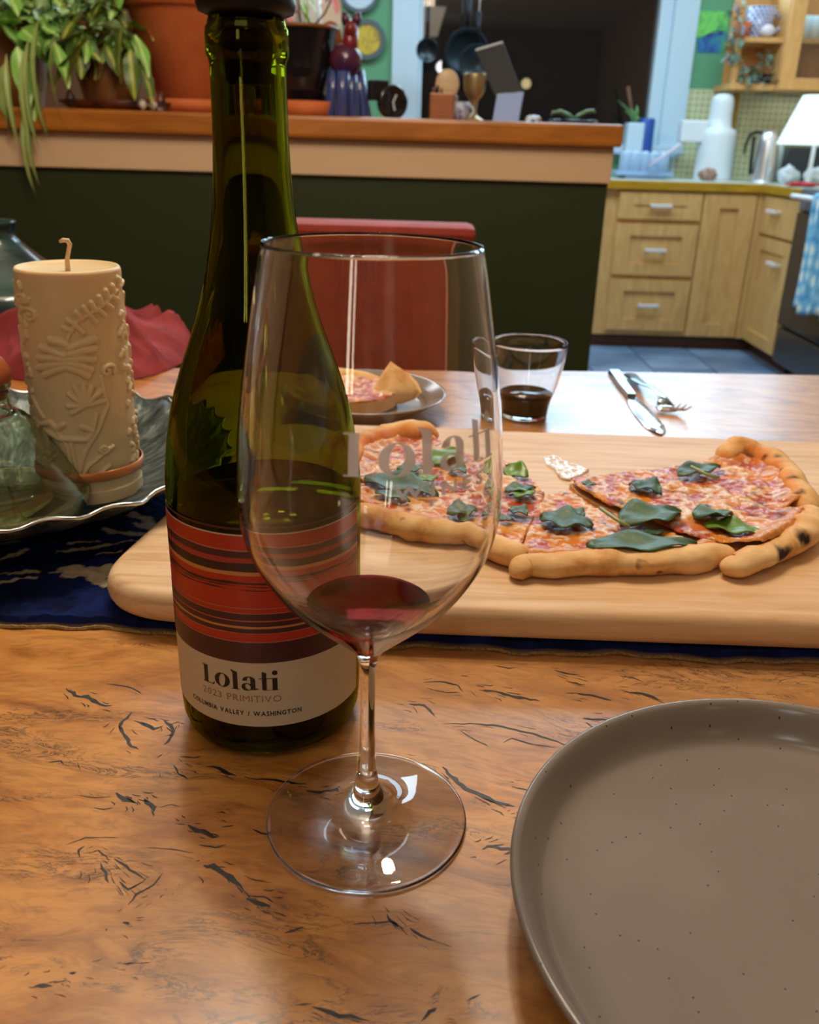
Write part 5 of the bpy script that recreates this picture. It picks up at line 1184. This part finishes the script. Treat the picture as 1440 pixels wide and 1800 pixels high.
# black camera-like gadget
ga = thing('black_gadget', 'small black device with round white-marked dial beside the figurine', 'gadget', (ony(680, 200, 2.3).x, 2.3, BZT))
def bp(px, py, Y=2.3): q = ony(px, py, Y); return Vector((q.x, Y, q.z))
a = bp(664, 152); MB().box(a.x-.022, 2.29, a.z-.03, a.x+.022, 2.33, a.z+.014, rot=.3).build('body', M['black'], ga, bevel=.004)
MB().tube([bp(668, 165), bp(676, 185), Vector((bp(682, 200).x, 2.3, BZT))], [.008, .007, .012], 10).build('arm', M['steel'], ga, 'all')
Md = Matrix.Rotation(PI/2-.1, 3, 'X') @ Matrix.Rotation(0, 3, 'Z'); a = bp(690, 180)
MB().lathe([(0, -.014), (.034, -.014), (.038, -.006), (.038, .006), (.032, .010), (.030, .008), (0, .008)], a, 36, Matrix.Rotation(.5, 3, 'Z') @ Matrix.Rotation(PI/2, 3, 'X'), cap=False).build('dial', M['blackgloss'], ga, 'all', merge=True)
MB().tube([a+Vector((.006, -.013, -.018)), a+Vector((.002, -.014, 0)), a+Vector((.010, -.015, .016))], .0022, 6).build('white_mark', M['white'], ga)
# knife block, paddle, cup, goblet
kb_ = thing('knife_block', 'brown wooden knife block on the bar in front of the window', 'knife block', (bp(778, 205).x, 2.32, BZT))
x0_, x1_ = bp(755, 190, 2.32).x, bp(806, 190, 2.32).x; zt1 = bp(780, 165, 2.32).z
MB().prism([(x0_, 2.28), (x1_-.012, 2.28), (x1_, 2.36), (x0_+.006, 2.36)], BZT, zt1).build('block', wood('block_wood', lin(140, 84, 52), lin(166, 104, 64)), kb_, bevel=.004)
for i in range(3): MB().box(x0_+.006+i*.009, 2.30, zt1, x0_+.012+i*.009, 2.32, zt1+.012+.005*(i % 2)).build('knife_handle', M['black' if i % 2 else 'terrabrown'], kb_, bevel=.002)
pa = bp(787, 150, 2.35); pdl = thing('wooden_paddle', 'pale wooden paddle head rising behind the knife block', 'paddle', (pa.x, 2.385, BZT))
MB().ball(pa+Vector((0, .035, .004)), .034, .85, .2, 1.0, 12).build('paddle_head', wood('pale_paddle', lin(196, 170, 130), lin(212, 188, 150)), pdl, 'all'); MB().tube([(pa.x, 2.385, BZT), (pa.x, 2.38, pa.z-.02)], .006, 8).build('handle', M['shelf'], pdl, 'all')
gb_ = bp(832, 205, 2.33)
tag(MB().lathe(dens([(0, 0), (.024, 0), (.022, .006), (.008, .016), (.010, .045), (.013, .05), (.024, .066), (.027, .10), (.024, .10), (.021, .07), (0, .055)], 3), (gb_.x, 2.33, BZT), 32, cap=False).build('brass_goblet', mat('old_brass', (.40, .31, .16), .4, .5, .8), None, 'all', loc=(gb_.x, 2.33, BZT), merge=True), 'brass goblet on the bar between knife block and tablet', 'goblet')
mg = bp(812, 205, 2.27); mgo = thing('small_mug', 'small blue and white mug at the foot of the brass goblet', 'mug', (mg.x, 2.27, BZT))
MB().lathe([(0, 0), (.017, 0), (.018, .04), (.0165, .04), (.0155, .004), (0, .004)], (mg.x, 2.27, BZT), 32, cap=False).build('cup', noisy('delft_glaze', lin(70, 84, 150), lin(206, 214, 224), 60, .2), mgo, 'all', merge=True)
MB().tube([(mg.x+.017+.010*math.sin(t_*PI), 2.27, BZT+.008+.026*t_) for t_ in np.linspace(0, 1, 8)], .0025, 8).build('handle', M['white'], mgo, 'all')
# tablet on a stand
td = thing('tablet', 'black tablet tilted back on a pale blue stand before the dark window', 'tablet', (bp(890, 200, 2.34).x, 2.34, BZT))
def quadslab(pts_, th_, name, mat_, par, bev=.002):
    P_ = [Vector(p) for p in pts_]; nrm = (P_[1]-P_[0]).cross(P_[2]-P_[0]).normalized()
    m_ = MB().add(P_+[p+nrm*th_ for p in P_], [(0, 1, 2, 3), (4, 5, 6, 7), (0, 1, 5, 4), (1, 2, 6, 5), (2, 3, 7, 6), (3, 0, 4, 7)]); return m_.build(name, mat_, par, bevel=bev)
quadslab([bp(836, 88, 2.40), bp(884, 74, 2.40), bp(918, 160, 2.33), bp(872, 170, 2.33)], .006, 'screen', mat('tablet_glass', lin(52, 56, 60), .2, .4), td)
quadslab([bp(836, 86, 2.398), bp(884, 72, 2.398), bp(884, 76, 2.398), bp(836, 90, 2.398)], .009, 'top_edge', mat('pale_edge', lin(196, 212, 222), .3), td, .001)
zb3 = BZT+.001; pA, pB = bp(866, 208, 2.30), bp(912, 207, 2.30); pA.z = pB.z = zb3
quadslab([pA, pB, bp(921, 162, 2.335), bp(874, 166, 2.335)], .004, 'stand', mat('pale_blue_stand', lin(146, 170, 226), .4), td)
# sprouting plant beside the tablet
spx = bp(1008, 210, 2.30); spr = thing('potted_sprout', 'low dish plant with two arching green leaves on bar top', 'plant', (spx.x, 2.3, BZT))
MB().lathe([(0, 0), (.05, 0), (.058, .008), (.055, .009), (.048, .003), (0, .003)], (spx.x, 2.3, BZT), 36, cap=False).build('dish', M['blackgloss'], spr, 'all', merge=True)
M['leafE'] = mat('fleshy_leaf', lin(92, 138, 78), .35)
MB().tube([bp(1008, 208), bp(998, 202), bp(985, 196), bp(972, 198), bp(968, 203)], [.007, .009, .009, .007, .002], 10, .5).build('leaf', M['leafE'], spr, 'all')
MB().tube([bp(1010, 208), bp(1020, 202), bp(1032, 196), bp(1043, 195), bp(1047, 198)], [.007, .009, .009, .008, .003], 10, .5).build('leaf', M['leafE'], spr, 'all')
for px, n_ in ((935, 'left'), (1060, 'right')): pass
p = bp(938, 205, 2.3); tag(MB().lathe([(0, 0), (.016, 0), (.02, .01), (.012, .016), (0, .018)], (p.x, 2.3, BZT), 20, cap=False).build('glass_pebble', M['tglass'], None, 'all', loc=(p.x, 2.3, BZT), merge=True), 'small clear glass pebble right of the tablet stand', 'ornament')

# ================================================================== WALL DECOR, PANS
def disc(name, label, cat, px, py, rpx, Y, m_face, m_rim, rimpx):
    c_ = ony(px, py, Y); k = (c_-CP).length/F0; r = thing(name, label, cat, c_)
    Rx = Matrix.Rotation(PI/2, 3, 'X'); MB().lathe([(0, 0), (rpx*k, 0), (rpx*k, .012), (0, .012)], c_, 48, Rx, cap=False).build('face', m_face, r, False)
    MB().lathe([(rpx*k*.98, -.002), (rimpx*k, -.002), (rimpx*k, .018), (rpx*k*.98, .018)], c_, 48, Rx, cap=False).build('rim', m_rim, r, False); return r, c_, k
yl = noisy('yellow_print', lin(206, 178, 40), lin(150, 130, 60), 26, .5, lo=.45, hi=.6, dist=1.5)
disc('wall_plaque', 'round yellow plaque with dark rim on the green wall', 'plaque', 646, 70, 21, Yb-.022, yl, mat('slate_rim', lin(70, 92, 92), .5), 28)
disc('wall_clock', 'round white wall clock with dark rim above yellow plaque', 'clock', 632, -18, 26, Yb-.022, M['white'], mat('grey_rim', lin(70, 90, 100), .5), 31)
# cards on green wall
def card(name, label, pts_, c1, c2, c3, sc_):
    m = mat(name+'_print', c1, .5); t = NT(m); n_ = t.noise(t.coord(), sc_, 3, .6, 1); t.col(t.ramp(n_, [(.35, c1), (.5, c2), (.65, c3)]))
    P_ = [ony(x, y, Yb-.004) for x, y in pts_]; o = MB().add([Vector(p) for p in P_]+[Vector(p)+Vector((0, .003, 0)) for p in P_], [tuple(range(len(P_))), tuple(range(len(P_), 2*len(P_)))]+[(i, (i+1) % len(P_), len(P_)+(i+1) % len(P_), len(P_)+i) for i in range(len(P_))]).build(name, m, None, loc=P_[0]); return tag(o, label, 'picture')
card('art_card', 'bright green picture card pinned high on the green wall', [(1225, 19), (1280, 20), (1279, 55), (1224, 66)], lin(96, 190, 90), lin(120, 214, 96), lin(70, 160, 90), 9)
card('art_card', 'blue picture card with rounded top under the green card', [(1226, 92), (1268, 93), (1276, 84), (1280, 62), (1272, 54), (1256, 54), (1240, 62), (1226, 68)], lin(30, 60, 130), lin(40, 110, 170), lin(60, 150, 110), 12)
# pans hanging before the window
pm = mat('dark_pan', lin(40, 52, 58), .3, .5, .6)
for i, (px, py, rp_, lb2) in enumerate(((751, 88, 17, 'small dark frying pan hanging at left of the window'), (820, 92, 34, 'large dark frying pan hanging centre of the window'), (838, 112, 28, 'dark saucepan lid hanging lowest behind the tablet'))):
    Yp = 5.15-.06*i; c_ = ony(px, py, Yp); k = (c_-CP).length/F0; pn = thing('frying_pan', lb2, 'pan', c_, 'pans hanging at the window')
    Rx = Matrix.Rotation(PI/2+.1, 3, 'X'); MB().lathe([(0, 0), (rp_*k*.8, 0), (rp_*k, .035), (rp_*k*.97, .036), (rp_*k*.78, .004), (0, .004)], c_, 48, Rx, cap=False).build('pan_body', pm, pn, 'all', merge=True)
    MB().tube([c_+Vector((0, -.01, rp_*k*.95)), c_+Vector((0, -.01, rp_*k+.14))], [.008, .010], 8, .5).build('handle', M['black'], pn, 'all')
    MB().tube([c_+Vector((0, -.01, rp_*k+.14)), Vector((c_.x, Yp-.01, 2.45))], .002, 6).build('hook', M['steel'], pn)

# ================================================================== KITCHEN COUNTER THINGS
CTZ = CT+.0008
def kp(px, py, Y=5.1): q = ony(px, py, Y); return Vector((q.x, Y, q.z))
kk_ = (kp(1200, 280)-CP).length/F0
# dish rack
a, b = kp(1083, 300, 5.0), kp(1183, 300, 5.0); dk = thing('dish_rack', 'pale blue dish rack beside the window holding glasses', 'dish rack', ((a.x+b.x)/2, 5.05, CTZ))
rk = mat('pale_blue_plastic', lin(140, 170, 206), .35); zt3 = kp(1130, 258, 5.0).z
MB().prism([(a.x, 4.97), (b.x, 4.97), (b.x, 5.2), (a.x, 5.2)], CTZ+.015, CTZ+.035).prism([(a.x+.05, 4.98), (b.x-.05, 4.98), (b.x-.05, 5.18), (a.x+.05, 5.18)], CTZ, CTZ+.02).build('tray', rk, dk, bevel=.005)
for i in range(15):
    x = a.x+.01+(b.x-a.x-.02)*i/14; MB().tube([(x, 4.975, CTZ+.035), (x, 4.975, CTZ+.12)], .003, 6).build('wire', rk, dk)
MB().tube([(a.x, 4.975, CTZ+.12), (b.x, 4.975, CTZ+.12)], .004, 6).tube([(a.x, 5.19, CTZ+.12), (b.x, 5.19, CTZ+.12)], .004, 6).build('rail', rk, dk)
rackglass = mat('rack_glass', lin(196, 220, 240), .1, .8, Alpha=.55)
for i in range(5):
    x = kp(1097+i*16, 285).x; z_ = CTZ+.036
    tag(MB().lathe([(.027, 0), (.030, .05), (.028, .085), (.012, .1), (0, .1), (0, .097), (.011, .097), (.026, .083), (.028, .05), (.025, 0)], (x, 5.05, z_), 24, cap=False).build('upturned_glass', rackglass, None, 'all', loc=(x, 5.05, z_), merge=True), ['clear upturned glass at the left end of the blue dish rack', 'second upturned glass from the left in the dish rack', 'upturned glass in the middle of the blue dish rack', 'fourth upturned glass from the left in the dish rack', 'upturned glass at the right end of the blue dish rack'][i], 'glass', 'glasses drying in the dish rack')
pr1 = [kp(1140, 292, 4.93), kp(1196, 254, 4.93)]
tag(MB().tube([pr1[0], pr1[0].lerp(pr1[1], .5), pr1[1]], [.012, .014, .018], 10, .35).build('rolling_spatula', mat('pale_pink_plastic', lin(206, 186, 196), .4), None, 'all', loc=pr1[0]), 'pale pink spatula leaning across the front of dish rack', 'spatula')
# plant in white pot and blue canister
wp = kp(1113, 248, 5.28); wpt = thing('potted_orchid', 'green leafy plant in square white pot by window frame', 'plant', (wp.x, 5.28, CTZ))
x0_, x1_ = kp(1099, 240, 5.28).x, kp(1128, 240, 5.28).x; MB().box(x0_, 5.23, CTZ, x1_, 5.33, kp(1113, 216, 5.28).z).build('pot_body', M['white'], wpt, bevel=.006)
tz = kp(1113, 216, 5.28).z
for (px, py, w_) in ((1086, 176, .016), (1098, 195, .02), (1108, 190, .02), (1122, 204, .02), (1120, 185, .012)):
    e = kp(px, py, 5.26); s_ = Vector((wp.x, 5.28, tz-.01)); MB().tube([s_, s_.lerp(e, .5)+Vector((0, -.02, .015)), e], [.006, w_*.7, .002], 10, .35).build('leaf', M['leafE'], wpt, 'all')
MB().tube([Vector((wp.x, 5.3, tz-.02)), kp(1104, 152, 5.3)], .010, 8).build('stake', M['stembr'], wpt, 'all')
bc_ = kp(1139, 262, 5.18); tag(MB().lathe([(0, 0), (12*kk_, 0), (12.5*kk_, .01), (12.5*kk_, kp(1139, 207, 5.18).z-CTZ-.01), (11*kk_, kp(1139, 207, 5.18).z-CTZ), (0, kp(1139, 207, 5.18).z-CTZ)], (bc_.x, 5.27, CTZ), 32, cap=False).build('blue_canister', mat('blue_enamel', lin(20, 72, 150), .35), None, 'all', loc=(bc_.x, 5.27, CTZ), merge=True), 'tall deep blue canister behind the dish rack', 'canister')
# white appliance
ap = kp(1253, 300, 5.15); apo = thing('white_appliance', 'tall white countertop appliance with domed narrow top and side spout', 'appliance', (ap.x, 5.15, CTZ))
wm = mat('white_plastic', lin(214, 222, 226), .35)
hz = lambda py: kp(1253, py, 5.15).z-CTZ
MB().lathe(dens([(0, 0), (28*kk_, 0), (29*kk_, .01), (28*kk_, hz(240)), (26*kk_, hz(228)), (18*kk_, hz(222)), (17*kk_, hz(185)), (15*kk_, hz(170)), (8*kk_, hz(165)), (0, hz(164))], 2), (ap.x, 5.15, CTZ), 48, cap=False).build('body', wm, apo, 'all', merge=True)
q0_, q1_ = kp(1192, 250, 5.15), kp(1245, 212, 5.15); MB().box(q0_.x, 5.11, q0_.z, q1_.x, 5.19, q1_.z).build('spout_head', wm, apo, bevel=.012)
rk_ = kp(1246, 302, 5.02); mbk = MB().ball((rk_.x, 5.02, CTZ+.03), 13*kk_, 1, .8, .75, 12); mbk.v = [tuple(Vector(v)+(Vector(v)-Vector((rk_.x, 5.02, CTZ+.03)))*mn.noise(Vector(v)*40)*.35) for v in mbk.v]
tag(mbk.build('brown_sponge', noisy('brown_speckle', lin(110, 74, 56), lin(170, 140, 120), 60, .8), None, 'all', loc=(rk_.x, 5.02, CTZ)), 'small lumpy brown sponge in front of the white appliance', 'sponge')
# kettle
ke = kp(1342, 305, 5.0); kt_ = thing('kettle', 'slim stainless steel kettle with black arched handle', 'kettle', (ke.x, 5.0, CTZ))
hk = lambda py: kp(1342, py, 5.0).z-CTZ
MB().lathe(dens([(0, 0), (16*kk_, 0), (17*kk_, .01), (16*kk_, hk(260)), (14*kk_, hk(240)), (10*kk_, hk(231)), (0, hk(229))], 3), (ke.x, 5.0, CTZ), 48, cap=False).build('body', mat('satin_steel', (.78, .80, .82), .3, .5, .9), kt_, 'all', merge=True)
MB().tube([kp(1342, 234, 5.0), kp(1330, 232, 5.0), kp(1318, 238, 5.0), kp(1311, 255, 5.0), kp(1308, 272, 5.0)], [.010, .012, .012, .010, .006], 10, .7).build('handle', M['black'], kt_, 'all')
MB().tube([kp(1326, 240, 5.0), kp(1321, 280, 5.0), kp(1319, 306, 5.0)], [.010, .009, .010], 10).build('back_strip', M['black'], kt_, 'all')
jr_ = kp(1368, 285, 5.1); tag(MB().lathe([(0, 0), (.026, 0), (.026, .16), (.014, .18), (.014, .2), (0, .2)], (jr_.x, 5.1, CTZ), 24, cap=False).build('clear_jar', mat('frosted_jar', lin(190, 202, 190), .3), None, 'all', loc=(jr_.x, 5.1, CTZ), merge=True), 'pale frosted bottle right behind the steel kettle', 'bottle')
# lamp with white shade
Yl_ = 4.62; la = ony(1432, 255, Yl_); lt_ = ony(1432, 168, Yl_); kl = (la-CP).length/F0
lp = thing('table_lamp', 'table lamp with glowing white cone shade on the right counter', 'lamp', (la.x, Yl_, CTZ))
shm = mat('lamp_shade', lin(232, 238, 232), .8); shm.node_tree.nodes['Principled BSDF'].inputs['Emission Color'].default_value = (.86, .95, 1, 1); shm.node_tree.nodes['Principled BSDF'].inputs['Emission Strength'].default_value = .25
MB().lathe([(54*kl, la.z), (28*kl, lt_.z), (27.5*kl, lt_.z), (53*kl, la.z)], (la.x, Yl_, 0), 48, cap=False).build('lamp_shade', shm, lp, 'all')
MB().lathe([(0, CTZ), (.05, CTZ), (.05, CTZ+.012), (.01, CTZ+.02), (.008, lt_.z-.05), (0, lt_.z-.05)], (la.x, Yl_, 0), 24, cap=False).build('base', M['chrome'], lp, 'all', merge=True)
pl_ = MB().ball((la.x, Yl_, (la.z+lt_.z)/2), .022, n=10).build('bulb', mat('bulb_glow', (1, 1, 1), .5), lp, 'all'); bb_ = pl_.data.materials[0].node_tree.nodes['Principled BSDF']; bb_.inputs['Emission Strength'].default_value = 5; bb_.inputs['Emission Color'].default_value = (.9, .96, 1, 1)
# dark box, cloths, red cloth
bx0, bx1 = kp(1388, 280, 4.98).x, Xr-.02
tag(MB().box(bx0, 4.98, CTZ, bx1, 5.3, kp(1400, 258, 4.98).z).build('toaster_oven', mat('toaster_black', lin(48, 54, 60), .25), None, bevel=.01, loc=((bx0+bx1)/2, 5.1, CTZ)), 'black box shaped toaster oven behind the lamp', 'toaster oven')
def lump(name, label, px, py, Y, rx, ry, rz, m_, seed, base):
    c_ = ony(px, py, Y); mb_ = MB().ball((0, 0, 0), 1, n=20); out = []
    for v in mb_.v:
        v = Vector(v); f = 1+.35*mn.noise(v*1.7+Vector((seed, 0, 0)))+.18*mn.noise(v*4+Vector((seed, 3, 0))); q = Vector((v.x*rx*f, v.y*ry*f, max(-.85, v.z)*rz*f)); out.append((c_.x+q.x, Y+q.y, base+rz*.85+max(q.z, -rz*.85)))
    mb_.v = out; return tag(mb_.build(name, m_, None, 'all', loc=(c_.x, Y, base)), label, 'cloth')
wc = mat('white_cloth', lin(206, 214, 218), .9)
lump('crumpled_cloth', 'white crumpled cloth on the counter right of the kettle', 1388, 300, 4.86, .05, .05, .045, wc, 1, CTZ)
lump('crumpled_cloth', 'rounder white cloth bundle at the right frame edge', 1434, 300, 4.80, .05, .06, .045, wc, 5, CTZ)
lump('red_cloth', 'small red cloth lying in front of the white cloths', 1412, 318, 4.5, .07, .04, .012, mat('red_cloth', lin(170, 44, 50), .8), 8, CTZ)
# shelf things
sz_ = uzs+.0125; pt = thing('pitcher', 'dark blue pitcher with white woven pattern on top shelf', 'pitcher', (ony(1332, 60, 5.2).x, 5.2, sz_))
pm_ = mat('woven_pattern_glaze', lin(40, 40, 88), .25); t = NT(pm_); bk2 = t.n('ShaderNodeTexBrick'); bk2.inputs['Scale'].default_value = 1; bk2.inputs['Brick Width'].default_value = .022; bk2.inputs['Row Height'].default_value = .016; bk2.inputs['Mortar Size'].default_value = .003
bk2.inputs['Color1'].default_value = lin(46, 42, 92); bk2.inputs['Color2'].default_value = lin(60, 54, 104); bk2.inputs['Mortar'].default_value = lin(196, 198, 216); t.l(t.coord((1, 1, 1), (PI/2, 0, 0)), bk2.inputs[0]); t.col(bk2.outputs[0])
pc_ = ony(1332, 60, 5.2); hp_ = ony(1332, 13, 5.2).z-sz_
MB().lathe([(0, 0), (17*kk_, 0), (18*kk_, .01), (22*kk_, hp_), (20.5*kk_, hp_), (16.5*kk_, .012), (0, .012)], (pc_.x, 5.2, sz_), 40, cap=False).build('body', pm_, pt, 'all', merge=True)
MB().tube([(pc_.x+20*kk_+.045*math.sin(PI*t_), 5.2, sz_+hp_*(.15+.75*t_)) for t_ in np.linspace(0, 1, 10)], .009, 8).build('handle', pm_, pt, 'all')
tag(MB().ball((ony(1350, 52, 5.12).x, 5.12, sz_+.03), .036, 1, .8, .8, 12).build('garlic_bulb', mat('garlic_skin', lin(214, 204, 204), .5), None, 'all', loc=(ony(1350, 52, 5.12).x, 5.12, sz_)), 'pale round garlic bulb at the foot of the pitcher', 'garlic')
vp = thing('trailing_plant', 'trailing purple-green houseplant spilling over the shelf end', 'plant', (ony(1300, 50, 5.1).x, 5.12, sz_))
c0 = ony(1300, 50, 5.12); MB().lathe([(0, 0), (.035, 0), (.045, .07), (.04, .07), (0, .06)], (c0.x+.02, 5.15, sz_), 24, cap=False).build('pot_body', M['terra'], vp, 'all', merge=True)
M['leafF'] = leafmat('purple_leaf', lin(96, 80, 96), lin(120, 110, 116), lin(160, 150, 160))
rq = random.Random(5)
for i in range(46):
    u = rq.random(); px = 1297+rq.uniform(-12, 14)-6*u; py = -8+u*120; put_leaf(vp, ony(px, py, 5.06+rq.uniform(-.03, .05)), (rq.uniform(-1, 1), rq.uniform(-.8, .2), rq.uniform(-1.2, .2)), rq.uniform(.6, 1.1), rq.choice(['leafF', 'leafD', 'leafD']), 'small')
for px in (1292, 1299, 1287): stem(vp, [ony(px+4, 30, 5.07), ony(px, 80, 5.06), ony(px-3, 118, 5.06)], .002)
sp2 = thing('leafy_plant', 'grey-green curly plant filling the lower corner shelf', 'plant', (ony(1330, 140, 5.15).x, 5.2, uz0+.031))
c0 = ony(1335, 140, 5.2); MB().lathe([(0, 0), (.05, 0), (.06, .05), (.055, .05), (0, .045)], (c0.x, 5.2, uz0+.031), 24, cap=False).build('pot_body', M['soil'], sp2, 'all', merge=True)
for i in range(60):
    px = rq.uniform(1300, 1360); py = 150-rq.uniform(0, 1)*(20+40*((px-1300)/60)); put_leaf(sp2, ony(px, max(92, py), rq.uniform(5.08, 5.2)), (rq.uniform(-1, 1), rq.uniform(-.8, .2), rq.uniform(-.8, .8)), rq.uniform(.7, 1.2), 'leafD', 'small')
zs2 = ony(1420, 70, YU).z+.0105
for i, px in enumerate((1397, 1414, 1432)):
    x = ony(px, 55, 5.2).x; tag(MB().lathe([(0, 0), (.028, 0), (.033, .11), (.031, .11), (.026, .004), (0, .004)], (x, 5.2, zs2), 24, cap=False).build('drinking_glass', mat('pale_glassware', lin(196, 220, 224), .15) if i == 0 else bpy.data.materials['pale_glassware'], None, 'all', loc=(x, 5.2, zs2), merge=True), ['pale tumbler behind cabinet glass, leftmost on its shelf', 'pale tumbler behind cabinet glass, middle of three', 'pale tumbler behind cabinet glass, at right frame edge'][i], 'glass', 'tumblers in the glass cabinet')
